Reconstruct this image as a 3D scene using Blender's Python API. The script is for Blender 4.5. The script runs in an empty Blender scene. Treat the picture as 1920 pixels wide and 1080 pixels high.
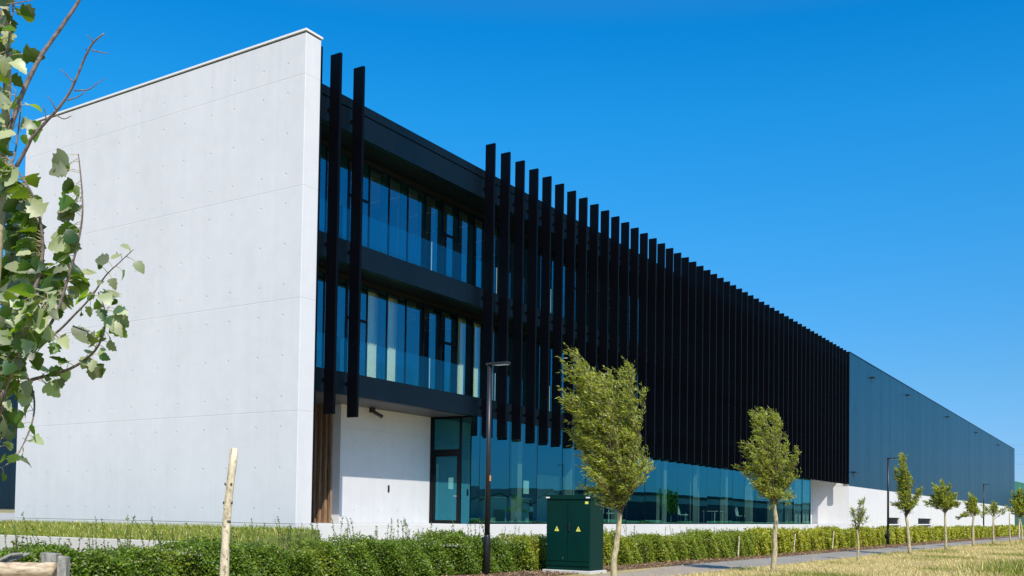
import bpy, math, random
import numpy as np
from mathutils import Matrix, Vector
sc = bpy.context.scene
col = sc.collection
R = math.radians

# ---------------------------------------------------------------- camera
CAM = np.array([-19.8391, -20.2613, 1.25])
RT = np.array([0.51909888, -0.85460917, 0.01339836])
UP = np.array([-0.03427201, -0.00514884, 0.99939928])
FW = np.array([0.85402681, 0.51924623, 0.03196193])
F, PX, PY = 1838.7, 1024.66, 909.16
cd = bpy.data.cameras.new('camera')
cam = bpy.data.objects.new('camera', cd)
col.objects.link(cam)
cam.matrix_world = Matrix(((RT[0], UP[0], -FW[0], CAM[0]), (RT[1], UP[1], -FW[1], CAM[1]),
                           (RT[2], UP[2], -FW[2], CAM[2]), (0, 0, 0, 1)))
cd.sensor_width = 36.0
cd.lens = F / 1920 * 36
cd.shift_x = -(PX - 960) / 1920
cd.shift_y = (PY - 540) / 1920
cd.clip_start = 0.1
cd.clip_end = 6000
sc.camera = cam

# ---------------------------------------------------------------- sky, sun, exposure
SUN = Vector((-0.80, -1.0, 1.28)).normalized()          # towards the sun
w = bpy.data.worlds.new('World')
sc.world = w
w.use_nodes = True
wn = w.node_tree
sky = wn.nodes.new('ShaderNodeTexSky')
sky.sky_type = 'NISHITA'
sky.sun_disc = False
sky.sun_elevation = math.asin(SUN.z)
sky.sun_rotation = math.atan2(SUN.x, SUN.y)
sky.air_density = 1.0
sky.dust_density = 0.2
sky.ozone_density = 3.0
# the photograph's deep summer sky: grade the sky by height above the horizon
geo = wn.nodes.new('ShaderNodeTexCoord')
sep = wn.nodes.new('ShaderNodeSeparateXYZ')
wn.links.new(geo.outputs['Generated'], sep.inputs[0])
grad = wn.nodes.new('ShaderNodeValToRGB')
stops = [(0.0, (0.245, 0.38, 0.64)), (0.05, (0.245, 0.39, 0.64)), (0.13, (0.22, 0.46, 0.64)), (0.28, (0.12, 0.61, 0.86)),
         (0.38, (0.055, 0.67, 0.98)), (0.45, (0.015, 0.63, 1.0)), (0.62, (0.35, 0.75, 1.0)), (0.85, (0.70, 0.85, 1.0))]
while len(grad.color_ramp.elements) < len(stops): grad.color_ramp.elements.new(0.5)
for e_, (p_, c_) in zip(grad.color_ramp.elements, stops):
    e_.position = p_; e_.color = c_ + (1,)
wn.links.new(sep.outputs[2], grad.inputs[0])
hs = wn.nodes.new('ShaderNodeMix'); hs.data_type = 'RGBA'; hs.blend_type = 'MULTIPLY'; hs.inputs[0].default_value = 1.0
wn.links.new(grad.outputs[0], hs.inputs[7])
bg = wn.nodes['Background']
bg.inputs['Strength'].default_value = 0.12
wn.links.new(sky.outputs[0], hs.inputs[6])
wn.links.new(hs.outputs[2], bg.inputs['Color'])
sl = bpy.data.lights.new('sun', 'SUN')
sl.energy = 3.2
sl.angle = R(0.53)
sl.color = (1.0, 0.93, 0.84)
so = bpy.data.objects.new('sun', sl)
so.rotation_euler = SUN.to_track_quat('Z', 'Y').to_euler()
so.location = (-40, -50, 60)
col.objects.link(so)
sc.view_settings.view_transform = 'Standard'
sc.view_settings.look = 'None'
sc.view_settings.gamma = 1
sc.view_settings.exposure = 0.737
sc.cycles.max_bounces = 10
sc.cycles.transparent_max_bounces = 24
sc.cycles.use_denoising = True

# ---------------------------------------------------------------- helpers
def at(px, py, d):
    """a point of the place seen at pixel px,py of the 1920 frame, d metres deep"""
    return CAM + d * (RT * (px - PX) / F - UP * (py - PY) / F + FW)

def on(px, py, ax, v):
    r = RT * (px - PX) / F - UP * (py - PY) / F + FW
    i = 'xyz'.index(ax)
    return CAM + r * (v - CAM[i]) / r[i]

def tag(o, label=None, cat=None, group=None, kind=None):
    if label: o['label'] = label
    if cat: o['category'] = cat
    if group: o['group'] = group
    if kind: o['kind'] = kind
    return o

def empty(name, loc, label=None, cat=None, group=None):
    o = bpy.data.objects.new(name, None)
    o.location = [float(c) for c in loc]
    o.empty_display_size = 0.3
    col.objects.link(o)
    return tag(o, label, cat, group)

def root_loc(o):
    v = Vector((0, 0, 0))
    while o is not None:
        v = v + Vector(o.location)
        o = o.parent
    return v

def link(name, me, mats, parent=None, smooth=False):
    o = bpy.data.objects.new(name, me)
    for m in (mats if isinstance(mats, (list, tuple)) else [mats]):
        me.materials.append(m)
    col.objects.link(o)
    if parent is not None:
        o.parent = parent
        top = parent
        while top.parent is not None: top = top.parent
        if parent is top:
            o.matrix_parent_inverse = Matrix.Translation(-Vector(top.location))
    if smooth:
        me.polygons.foreach_set('use_smooth', [True] * len(me.polygons))
    return o

class MB:
    def __init__(self):
        self.v, self.f, self.m = [], [], []
    def poly(self, pts, mi=0):
        n = len(self.v)
        self.v += [tuple(float(c) for c in p) for p in pts]
        self.f.append(tuple(range(n, n + len(pts)))); self.m.append(mi)
    def hexa(self, p, mi=0):
        n = len(self.v)
        self.v += [tuple(float(c) for c in q) for q in p]
        for a in ((0, 3, 2, 1), (4, 5, 6, 7), (0, 1, 5, 4), (1, 2, 6, 5), (2, 3, 7, 6), (3, 0, 4, 7)):
            self.f.append(tuple(n + i for i in a)); self.m.append(mi)
    def box(self, x0, y0, z0, x1, y1, z1, mi=0):
        self.hexa([(x0, y0, z0), (x1, y0, z0), (x1, y1, z0), (x0, y1, z0),
                   (x0, y0, z1), (x1, y0, z1), (x1, y1, z1), (x0, y1, z1)], mi)
        return self
    def tube(self, pts, rad, n=8, mi=0, cap=True, rng=None, rough=0.0):
        pts = [np.array(p, float) for p in pts]
        base = len(self.v)
        ref = np.array([0.31, 0.77, 0.12])
        for i, p in enumerate(pts):
            t = pts[min(i + 1, len(pts) - 1)] - pts[max(i - 1, 0)]
            t = t / (np.linalg.norm(t) + 1e-9)
            a = np.cross(t, ref)
            if np.linalg.norm(a) < 0.1: a = np.cross(t, np.array([1.0, 0, 0]))
            a /= np.linalg.norm(a); b = np.cross(t, a)
            r = rad[i] if hasattr(rad, '__len__') else rad
            for k in range(n):
                q = 2 * math.pi * k / n
                rr = r * (1 + (rng.uniform(-rough, rough) if rng else 0))
                self.v.append(tuple(p + rr * (math.cos(q) * a + math.sin(q) * b)))
        for i in range(len(pts) - 1):
            for k in range(n):
                k2 = (k + 1) % n
                self.f.append((base + i * n + k, base + i * n + k2, base + (i + 1) * n + k2, base + (i + 1) * n + k)); self.m.append(mi)
        if cap:
            self.f.append(tuple(base + k for k in reversed(range(n)))); self.m.append(mi)
            e = base + (len(pts) - 1) * n
            self.f.append(tuple(e + k for k in range(n))); self.m.append(mi)
        return self
    def build(self, name, mats, parent=None, smooth=False, bevel=0):
        me = bpy.data.meshes.new(name)
        me.from_pydata(self.v, [], self.f)
        if any(self.m): me.polygons.foreach_set('material_index', self.m)
        o = link(name, me, mats, parent, smooth)
        if bevel:
            b = o.modifiers.new('bevel', 'BEVEL'); b.width = bevel; b.segments = 2; b.limit_method = 'ANGLE'
        me.update()
        return o

def mesh_np(name, verts, faces, mats, parent=None, smooth=False, mi=None):
    """verts (n,3), faces (m,k) all of one size"""
    me = bpy.data.meshes.new(name)
    verts = np.ascontiguousarray(verts, np.float32); faces = np.ascontiguousarray(faces, np.int32)
    m, k = faces.shape
    me.vertices.add(len(verts)); me.vertices.foreach_set('co', verts.ravel())
    me.loops.add(m * k); me.loops.foreach_set('vertex_index', faces.ravel())
    me.polygons.add(m)
    me.polygons.foreach_set('loop_start', np.arange(0, m * k, k, dtype=np.int32))
    me.polygons.foreach_set('loop_total', np.full(m, k, np.int32))
    if mi is not None: me.polygons.foreach_set('material_index', np.asarray(mi, np.int32))
    me.update(calc_edges=True)
    return link(name, me, mats, parent, smooth)

# ---------------------------------------------------------------- materials
class NT:
    def __init__(self, name):
        self.mat = bpy.data.materials.new(name); self.mat.use_nodes = True
        self.t = self.mat.node_tree; self.t.nodes.clear()
        self.out = self.t.nodes.new('ShaderNodeOutputMaterial')
        self._co = None
    def n(self, typ, **kw):
        o = self.t.nodes.new('ShaderNode' + typ)
        for k, v in kw.items(): setattr(o, k, v)
        return o
    def put(self, sock, v):
        if isinstance(v, bpy.types.NodeSocket): self.t.links.new(v, sock)
        elif v is not None:
            if isinstance(v, tuple) and len(v) == 3 and sock.type == 'RGBA': v = v + (1,)
            sock.default_value = v
    def math(self, op, a, b=None, c=None, clamp=False):
        o = self.n('Math', operation=op, use_clamp=clamp)
        self.put(o.inputs[0], a)
        if b is not None: self.put(o.inputs[1], b)
        if c is not None: self.put(o.inputs[2], c)
        return o.outputs[0]
    def co(self):
        if self._co is None: self._co = self.n('TexCoord').outputs['Object']
        return self._co
    def xyz(self):
        s = self.n('SeparateXYZ'); self.put(s.inputs[0], self.co())
        return s.outputs[0], s.outputs[1], s.outputs[2]
    def noise(self, scale, detail=4, rough=0.55, vec=None, stretch=None):
        v = vec or self.co()
        if stretch:
            m = self.n('Mapping'); m.inputs['Scale'].default_value = stretch; self.put(m.inputs[0], v); v = m.outputs[0]
        o = self.n('TexNoise'); self.put(o.inputs['Vector'], v)
        o.inputs['Scale'].default_value = scale; o.inputs['Detail'].default_value = detail; o.inputs['Roughness'].default_value = rough
        return o.outputs[0]
    def ramp(self, fac, stops):
        o = self.n('ValToRGB'); self.put(o.inputs[0], fac)
        e = o.color_ramp.elements
        while len(e) < len(stops): e.new(0.5)
        for q, (p, c) in zip(e, stops):
            q.position = p; q.color = (c + (1,)) if isinstance(c, tuple) else (c, c, c, 1)
        return o.outputs[0]
    def maprange(self, v, a, b, c=0.0, d=1.0, smooth=False):
        o = self.n('MapRange', interpolation_type='SMOOTHSTEP' if smooth else 'LINEAR'); self.put(o.inputs[0], v)
        for i, q in enumerate((a, b, c, d)): o.inputs[i + 1].default_value = q
        return o.outputs[0]
    def mix(self, fac, a, b, blend='MIX'):
        o = self.n('Mix', data_type='RGBA', blend_type=blend)
        self.put(o.inputs[0], fac); self.put(o.inputs[6], a); self.put(o.inputs[7], b)
        return o.outputs[2]
    def bump(self, h, strength=0.3, dist=0.01):
        o = self.n('Bump'); self.put(o.inputs['Height'], h)
        o.inputs['Strength'].default_value = strength; o.inputs['Distance'].default_value = dist
        return o.outputs[0]
    def pbr(self, color, rough=0.6, metal=0.0, normal=None, spec=None):
        o = self.n('BsdfPrincipled'); self.put(o.inputs['Base Color'], color)
        self.put(o.inputs['Roughness'], rough); self.put(o.inputs['Metallic'], metal)
        if normal is not None: self.put(o.inputs['Normal'], normal)
        if spec is not None: o.inputs['Specular IOR Level'].default_value = spec
        self.put(self.out.inputs[0], o.outputs[0])
        return self.mat
    def saw(self, v, off, period):
        """signed distance (m) to the nearest of lines off + k*period"""
        a = self.math('MULTIPLY', self.math('SUBTRACT', v, off), 1.0 / period)
        return self.math('MULTIPLY', self.math('SUBTRACT', self.math('FRACT', self.math('ADD', a, 0.5)), 0.5), period)

def simple(name, c, rough=0.6, metal=0.0, var=0.0, scale=3.0, spec=None, bump=0.0, bscale=60):
    t = NT(name)
    colr = c
    if var:
        k = t.noise(scale, 5)
        colr = t.ramp(k, [(0.3, tuple(x * (1 - var) for x in c)), (0.7, tuple(min(1, x * (1 + var)) for x in c))])
    nm = t.bump(t.noise(bscale, 3), bump, 0.01) if bump else None
    return t.pbr(colr, rough, metal, nm, spec)

def concrete(name, base, haxis=None, hoff=1.19, hper=2.24, holes=True, joints=True, zper=3.203, zoff=0.93):
    t = NT(name)
    x, y, z = t.xyz()
    big = t.noise(0.35, 4, 0.6)
    mid = t.noise(2.2, 6, 0.65)
    fine = t.noise(45, 3, 0.6)
    streak = t.noise(1.0, 4, 0.6, stretch=(2.6, 2.6, 0.14))
    k = t.math('ADD', t.math('MULTIPLY', big, 0.38), t.math('MULTIPLY', mid, 0.30))
    k = t.math('ADD', k, t.math('ADD', t.math('MULTIPLY', streak, 0.22), t.math('MULTIPLY', fine, 0.10)))
    b = base
    c = t.ramp(k, [(0.36, tuple(q * 0.93 for q in b)), (0.5, b), (0.64, tuple(min(1, q * 1.06) for q in b))])
    if joints and haxis:
        st_ = t.noise(1.0, 5, 0.7, stretch=(9.0, 9.0, 0.10))
        band = t.math('ADD', t.maprange(z, 14.95, 12.2, 1, 0), t.maprange(z, 1.0, 2.4, 0.7, 0))
        c = t.mix(t.math('MULTIPLY', band, t.maprange(st_, 0.48, 0.72, 0, 0.17)), c, (b[0] * 0.62, b[1] * 0.61, b[2] * 0.58))
    h = t.math('MULTIPLY', fine, 0.25)
    if joints and haxis:
        u = {'x': x, 'y': y}[haxis]
        dz = t.math('ABSOLUTE', t.saw(z, zoff, zper))
        jl = t.maprange(dz, 0.006, 0.020, 1, 0)
        du = t.saw(u, hoff, hper)
        au = t.math('ABSOLUTE', du)
        jv = t.maprange(au, 0.004, 0.022, 1, 0)
        c = t.mix(t.math('MULTIPLY', jl, 0.22), c, tuple(q * 0.55 for q in b))
        c = t.mix(t.math('MULTIPLY', jv, 0.30), c, tuple(min(1, q * 1.12) for q in b))
        h = t.math('SUBTRACT', h, t.math('MULTIPLY', jl, 0.7))
        # slight shift of tone from pour to pour
        cell = t.n('TexWhiteNoise', noise_dimensions='2D')
        cv = t.n('CombineXYZ')
        t.put(cv.inputs[0], t.math('FLOOR', t.math('MULTIPLY', t.math('SUBTRACT', u, hoff), 1 / hper)))
        t.put(cv.inputs[1], t.math('FLOOR', t.math('MULTIPLY', t.math('SUBTRACT', z, zoff), 1 / zper)))
        t.put(cell.inputs['Vector'], cv.outputs[0])
        c = t.mix(t.math('MULTIPLY', cell.outputs[0], 0.05), c, (b[0] * 0.8, b[1] * 0.8, b[2] * 0.8))
        if holes:
            r = t.math('MULTIPLY', t.math('FRACT', t.math('MULTIPLY', t.math('SUBTRACT', z, zoff), 1 / zper)), zper)
            hz = t.saw(r, 0.42, 1.17)
            hu = t.math('SUBTRACT', au, 0.5)
            d = t.math('SQRT', t.math('ADD', t.math('MULTIPLY', hz, hz), t.math('MULTIPLY', hu, hu)))
            dot = t.maprange(d, 0.022, 0.040, 1, 0)
            c = t.mix(t.math('MULTIPLY', dot, 0.20), c, tuple(q * 0.4 for q in b))
            h = t.math('SUBTRACT', h, t.math('MULTIPLY', dot, 2.8))
    return t.pbr(c, 0.85, 0, t.bump(h, 0.35, 0.012), 0.25)

def cladding(name, c, rough, axis='x', period=1.0, off=0.6, seam=0.012, spec=0.5, var=0.2, rib=None, metal=0.0, tint=None):
    t = NT(name)
    x, y, z = t.xyz()
    u = {'x': x, 'y': y}[axis]
    k = t.noise(0.8, 4, 0.6)
    colr = t.ramp(k, [(0.3, tuple(q * (1 - var) for q in c)), (0.7, tuple(q * (1 + var) for q in c))])
    d = t.math('ABSOLUTE', t.saw(u, off, period))
    s = t.maprange(d, seam * 0.4, seam, 1, 0)
    cell = t.n('TexWhiteNoise', noise_dimensions='1D')
    t.put(cell.inputs['W'], t.math('FLOOR', t.math('MULTIPLY', t.math('SUBTRACT', u, off), 1 / period)))
    colr = t.mix(t.math('MULTIPLY', cell.outputs[0], 0.25), colr, tuple(q * 1.5 for q in c))
    colr = t.mix(s, colr, tuple(q * 0.25 for q in c))
    h = t.math('MULTIPLY', s, -1.0)
    if rib:
        sw = t.math('SINE', t.math('MULTIPLY', u, 2 * math.pi / rib))
        h = t.math('ADD', h, t.math('MULTIPLY', sw, 0.25))
    h = t.math('ADD', h, t.math('MULTIPLY', t.noise(0.5, 2), 0.6))
    rg = t.math('ADD', t.math('MULTIPLY', cell.outputs[0], 0.06), t.math('ADD', t.math('MULTIPLY', t.noise(1.3, 5), 0.08), rough - 0.07))
    m_ = t.pbr(colr, rg, metal, t.bump(h, 0.25, 0.01), spec)
    if tint:
        for nd in t.t.nodes:
            if nd.type == 'BSDF_PRINCIPLED': nd.inputs['Specular Tint'].default_value = tint + (1,)
    return m_

def glass(name, tint, ior=1.75, rough=0.0, wob=0.0):
    t = NT(name)
    tr = t.n('BsdfTransparent'); tr.inputs[0].default_value = tint + (1,)
    gl = t.n('BsdfGlossy'); gl.inputs['Roughness'].default_value = rough
    gl.inputs['Color'].default_value = (0.13, 0.77, 1.0, 1)
    f0 = ((ior - 1) / (ior + 1)) ** 2
    lw = t.n('LayerWeight'); lw.inputs['Blend'].default_value = 0.5
    fr = t.math('ADD', t.math('MULTIPLY', t.math('POWER', lw.outputs['Facing'], 5.0), 1 - f0), f0)      # the same from both sides of the pane
    if wob:
        nb = t.bump(t.noise(0.9, 2), wob, 0.01)
        t.put(gl.inputs['Normal'], nb)
    mx = t.n('MixShader'); t.put(mx.inputs[0], fr)
    t.put(mx.inputs[1], tr.outputs[0]); t.put(mx.inputs[2], gl.outputs[0])
    t.put(t.out.inputs[0], mx.outputs[0])
    return t.mat

def leaf(name, top, under, trans, amt=0.35, gloss=0.08, vary=0.35, grough=0.45):
    t = NT(name)
    g = t.n('NewGeometry')
    rnd = g.outputs['Random Per Island']
    c = t.mix(g.outputs['Backfacing'], top, under)
    hv = t.n('HueSaturation'); t.put(hv.inputs['Color'], c)
    t.put(hv.inputs['Hue'], t.math('ADD', t.math('MULTIPLY', rnd, 0.05), 0.475))
    r2 = t.math('FRACT', t.math('MULTIPLY', rnd, 37.7))
    t.put(hv.inputs['Value'], t.math('ADD', t.math('MULTIPLY', r2, vary * 2), 1 - vary))
    df = t.n('BsdfDiffuse'); t.put(df.inputs[0], hv.outputs[0])
    tl = t.n('BsdfTranslucent')
    hv2 = t.n('HueSaturation'); t.put(hv2.inputs['Color'], trans)
    t.put(hv2.inputs['Value'], t.math('ADD', t.math('MULTIPLY', r2, vary * 2), 1 - vary))
    t.put(tl.inputs[0], hv2.outputs[0])
    m1 = t.n('MixShader'); m1.inputs[0].default_value = amt
    t.put(m1.inputs[1], df.outputs[0]); t.put(m1.inputs[2], tl.outputs[0])
    gl = t.n('BsdfGlossy'); gl.inputs['Roughness'].default_value = grough
    m2 = t.n('MixShader'); m2.inputs[0].default_value = gloss
    t.put(m2.inputs[1], m1.outputs[0]); t.put(m2.inputs[2], gl.outputs[0])
    t.put(t.out.inputs[0], m2.outputs[0])
    return t.mat

M = {}
M['gable'] = concrete('pale_concrete_y', (0.66, 0.655, 0.66), 'y')
M['wallx'] = concrete('pale_concrete_x', (0.60, 0.59, 0.575), 'x', hoff=6.7)
M['plain'] = concrete('pale_concrete', (0.64, 0.63, 0.615), None, joints=False)
M['hallbase'] = concrete('hall_concrete', (0.68, 0.67, 0.66), 'x', hoff=62.6, hper=3.0, holes=False, zper=9)
M['fin'] = simple('black_metal', (0.0010, 0.0014, 0.003), 0.45, 0.0, 0.25, 1.5, 0.12)
M['fascia'] = cladding('fascia_panel', (0.0015, 0.006, 0.011), 0.42, 'x', 1.0, 0.58, 0.012, 0.22)
M['dark'] = simple('dark_cladding', (0.003, 0.004, 0.006), 0.6, 0, 0.2, 1.2, 0.3)
M['soffit'] = cladding('soffit_panel', (0.06, 0.06, 0.065), 0.45, 'x', 1.0, 0.58, 0.014, 0.4)
M['hall'] = cladding('hall_cladding', (0.002, 0.040, 0.082), 0.40, 'x', 1.15, 0.2, 0.03, 0.5, 0.15, rib=None, tint=(0.12, 0.80, 1.0))
M['frame'] = simple('black_frame', (0.002, 0.0025, 0.004), 0.4, 0.0, 0.15, 2, 0.2)
M['glass'] = glass('window_glass', (0.80, 0.90, 0.78), 3.15)
M['gglass'] = glass('ground_glass', (0.46, 0.66, 0.60), 3.1, wob=0.035)
M['bglass'] = glass('balustrade_glass', (0.84, 0.94, 0.92), 2.05)
M['glass_edge'] = simple('glass_edge', (0.30, 0.40, 0.38), 0.4)
M['coping'] = simple('pale_metal', (0.78, 0.78, 0.78), 0.5, 0.0, 0.04, 2)
M['gap'] = simple('shadow_gap', (0.02, 0.02, 0.025), 0.7)
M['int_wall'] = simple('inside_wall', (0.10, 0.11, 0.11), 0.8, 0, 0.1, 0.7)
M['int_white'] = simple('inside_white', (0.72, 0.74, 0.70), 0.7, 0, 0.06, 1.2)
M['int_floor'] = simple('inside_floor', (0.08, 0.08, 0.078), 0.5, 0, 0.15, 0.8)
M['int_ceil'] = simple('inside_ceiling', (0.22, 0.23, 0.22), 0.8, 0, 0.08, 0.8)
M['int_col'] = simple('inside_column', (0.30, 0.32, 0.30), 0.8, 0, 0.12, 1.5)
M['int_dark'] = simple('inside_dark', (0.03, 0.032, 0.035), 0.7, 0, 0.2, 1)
M['curtain'] = simple('curtain_cloth', (0.82, 0.80, 0.66), 0.9, 0, 0.06, 4)
M['green_metal'] = simple('green_paint', (0.0004, 0.025, 0.018), 0.42, 0, 0.12, 2.5, 0.18, 0.04, 30)
M['yellow'] = simple('yellow_sticker', (0.80, 0.74, 0.10), 0.5)
M['white'] = simple('white_plastic', (0.80, 0.80, 0.78), 0.5, 0, 0.04, 5)
M['black'] = simple('black_plastic', (0.012, 0.012, 0.014), 0.45, 0, 0.2, 4)
M['steel'] = simple('brushed_steel', (0.55, 0.55, 0.55), 0.3, 0.9, 0.05, 5)
M['pole'] = simple('dark_pole_paint', (0.016, 0.017, 0.020), 0.42, 0.0, 0.2, 4, 0.5)
M['orange'] = simple('orange_sticker', (0.75, 0.28, 0.10), 0.5)
M['kerbcon'] = concrete('kerb_concrete', (0.56, 0.54, 0.50), None, joints=False)

def wood(name, a, b, dark, scale=1.0, stretch=(14, 14, 0.7)):
    t = NT(name)
    k = t.noise(scale, 6, 0.65, stretch=stretch)
    c = t.ramp(k, [(0.30, dark), (0.47, b), (0.66, a)])
    k2 = t.noise(scale * 9, 4, 0.6)
    c = t.mix(t.maprange(k2, 0.58, 0.70, 0, 0.7), c, dark)
    return t.pbr(c, 0.8, 0, t.bump(k, 0.5, 0.01), 0.25)
M['slat'] = wood('oiled_timber', (0.42, 0.265, 0.15), (0.27, 0.165, 0.095), (0.08, 0.05, 0.03), 1.5)
M['bark_pale'] = wood('pale_bark', (0.80, 0.68, 0.48), (0.60, 0.50, 0.34), (0.13, 0.085, 0.05), 3, (7, 7, 3))
M['bark'] = wood('olive_bark', (0.56, 0.47, 0.27), (0.42, 0.35, 0.20), (0.14, 0.11, 0.06), 5, (6, 6, 2))
M['twig'] = wood('brown_bark', (0.15, 0.115, 0.09), (0.095, 0.07, 0.055), (0.045, 0.032, 0.027), 8, (5, 5, 5))
M['poplar_twig'] = wood('poplar_bark', (0.30, 0.24, 0.22), (0.20, 0.15, 0.135), (0.09, 0.065, 0.06), 8, (5, 5, 5))
M['log'] = wood('weathered_log', (0.68, 0.55, 0.38), (0.52, 0.40, 0.26), (0.22, 0.15, 0.09), 2.0, (3, 3, 16))
M['grey_wood'] = wood('grey_wood', (0.36, 0.34, 0.29), (0.25, 0.235, 0.20), (0.10, 0.09, 0.075), 3, (9, 9, 2))
M['willow'] = leaf('willow_leaf', (0.265, 0.310, 0.016), (0.42, 0.46, 0.15), (0.60, 0.64, 0.02), 0.36, 0.05, 0.62)
M['hedge'] = leaf('hedge_leaf', (0.120, 0.195, 0.014), (0.17, 0.24, 0.05), (0.34, 0.48, 0.02), 0.32, 0.035, 0.6)
M['hedge_far'] = leaf('hedge_leaf_yellowish', (0.36, 0.36, 0.022), (0.38, 0.39, 0.08), (0.60, 0.60, 0.03), 0.32, 0.035, 0.55)
M['hedge_mid'] = leaf('hedge_leaf_light', (0.20, 0.255, 0.018), (0.24, 0.29, 0.06), (0.44, 0.54, 0.02), 0.32, 0.035, 0.5)
M['poplar'] = leaf('poplar_leaf', (0.026, 0.078, 0.007), (0.30, 0.32, 0.18), (0.40, 0.60, 0.02), 0.36, 0.05, 0.60)
M['grass'] = leaf('grass_blade', (0.22, 0.26, 0.03), (0.22, 0.26, 0.03), (0.4, 0.46, 0.04), 0.25, 0.04, 0.35)
M['straw'] = leaf('straw_blade', (0.74, 0.60, 0.27), (0.74, 0.60, 0.27), (0.65, 0.52, 0.2), 0.2, 0.04, 0.35)
M['hedge_in'] = simple('painted_hedge_shade', (0.016, 0.022, 0.006), 0.95, 0, 0.5, 25, 0.05, 1.0, 40)  # near-black core colour, painted in for the shade between hedge leaves
M['litter'] = leaf('dead_leaf', (0.30, 0.19, 0.10), (0.34, 0.24, 0.15), (0.3, 0.2, 0.1), 0.1, 0.03, 0.5)

def ground_mat():
    t = NT('dry_verge')
    a = t.noise(0.22, 5, 0.6); b = t.noise(3.5, 6, 0.7); c = t.noise(28, 4, 0.7)
    k = t.math('ADD', t.math('MULTIPLY', a, 0.5), t.math('ADD', t.math('MULTIPLY', b, 0.3), t.math('MULTIPLY', c, 0.2)))
    colr = t.ramp(k, [(0.36, (0.24, 0.22, 0.06)), (0.47, (0.46, 0.37, 0.15)), (0.60, (0.66, 0.53, 0.27))])
    return t.pbr(colr, 0.95, 0, t.bump(c, 0.8, 0.05), 0.1)
def mulch_mat():
    t = NT('leaf_mulch')
    a = t.noise(1.2, 5, 0.6); b = t.noise(22, 5, 0.7)
    k = t.math('ADD', t.math('MULTIPLY', a, 0.4), t.math('MULTIPLY', b, 0.6))
    colr = t.ramp(k, [(0.38, (0.07, 0.045, 0.03)), (0.5, (0.20, 0.135, 0.085)), (0.62, (0.36, 0.27, 0.18))])
    return t.pbr(colr, 0.95, 0, t.bump(b, 1.0, 0.04), 0.1)
def path_mat():
    t = NT('path_asphalt')
    a = t.noise(0.5, 5, 0.6); b = t.noise(60, 3, 0.7); s = t.noise(4, 5, 0.7)
    k = t.math('ADD', t.math('MULTIPLY', a, 0.55), t.math('MULTIPLY', b, 0.45))
    colr = t.ramp(k, [(0.36, (0.255, 0.235, 0.20)), (0.64, (0.365, 0.335, 0.285))])
    x, y, z = t.xyz()
    near = t.maprange(x, 5.5, 1.5, 0, 1, True)
    colr = t.mix(t.math('MULTIPLY', near, t.maprange(s, 0.40, 0.58, 0, 0.9)), colr, (0.44, 0.34, 0.22))
    return t.pbr(colr, 0.9, 0, t.bump(b, 0.4, 0.01), 0.2)
M['ground'] = ground_mat(); M['mulch'] = mulch_mat(); M['path'] = path_mat()

# ---------------------------------------------------------------- ground, path, beds
def strip(name, pts_a, pts_b, z, mat, kind='structure'):
    b = MB()
    for (a0, a1, b0, b1) in zip(pts_a[:-1], pts_a[1:], pts_b[:-1], pts_b[1:]):
        b.poly([(a0[0], a0[1], z), (b0[0], b0[1], z), (b1[0], b1[1], z), (a1[0], a1[1], z)])
    return tag(b.build(name, mat), kind=kind)
gb = MB(); gb.poly([(-1500, -1500, 0), (2500, -1500, 0), (2500, 1500, 0), (-1500, 1500, 0)])
tag(gb.build('ground', M['ground']), kind='structure')
def path_up(x): return -9.75 - 0.018 * x
xs = [-60, -20, -3, 0.5, 2.5, 4.5, 20, 60, 120, 260]
strip('path', [(x, path_up(x) - (0.55 if x < 1 else 0.22 if x < 3 else 0)) for x in xs], [(x, path_up(x) - 1.95) for x in xs], 0.012, M['path'])
strip('planting_bed', [(x, path_up(x) + 0.02) for x in xs], [(x, path_up(x) + 4.5) for x in xs], 0.006, M['mulch'])

# ---------------------------------------------------------------- office building
OB = empty('office_building', (30, 6, 0), 'black office block with white concrete gable wall and a screen of tall black fins', 'building')
b = MB(); b.box(0, 0, 0.934, 0.60, 13.75, 14.93)
gw = b.build('gable_wall', M['gable'], OB, bevel=0.015)
b = MB(); b.box(0.03, 0.03, 14.933, 0.57, 13.72, 14.975, 1); b.box(-0.035, -0.035, 14.975, 0.635, 13.78, 15.03, 0)
b.build('coping', [M['coping'], M['gap']], gw)
b = MB(); b.box(0.002, -0.03, 0, 60.58, 6.0, 0.93); b.box(0.002, 6.0, 0, 0.7, 13.76, 0.931)
b.build('plinth', M['plain'], OB, bevel=0.01)
# fins, 1 m apart
fin_x = [0.655, 1.44, 2.44] + [9.54 + k for k in range(52)]
fm = None
for i, fx in enumerate(fin_x):
    if i == 0:
        b = MB(); b.box(0.625, 0.03, 4.17, 0.70, 0.40, 14.80); b.build('fin', M['fin'], OB); continue
    if fm is None:
        b = MB(); b.box(-0.045, 0.0, 4.17, 0.045, 0.40, 14.93)
        for z in (5.2, 9.25, 13.3): b.box(-0.03, 0.403, z - 0.05, 0.03, 0.498, z + 0.05)
        fm = b.build('fin', M['fin'], OB, bevel=0.006)
        fm.location.x = fx
    else:
        o = fm.copy(); col.objects.link(o); o.location.x = fx
# fascia bands
for (z0, z1) in ((4.87, 5.56), (8.90, 9.61)):
    b = MB(); b.box(0.62, 0.50, z0, 60.57, 0.74, z1); b.build('fascia', M['fascia'], OB)
b = MB(); b.box(0.62, 0.50, 12.97, 60.57, 0.74, 13.68)
b.box(0.62, 0.53, 13.68, 60.57, 0.74, 13.73)
b.box(0.62, 0.49, 13.73, 60.57, 0.80, 14.01); b.build('parapet', M['fascia'], OB)
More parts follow.
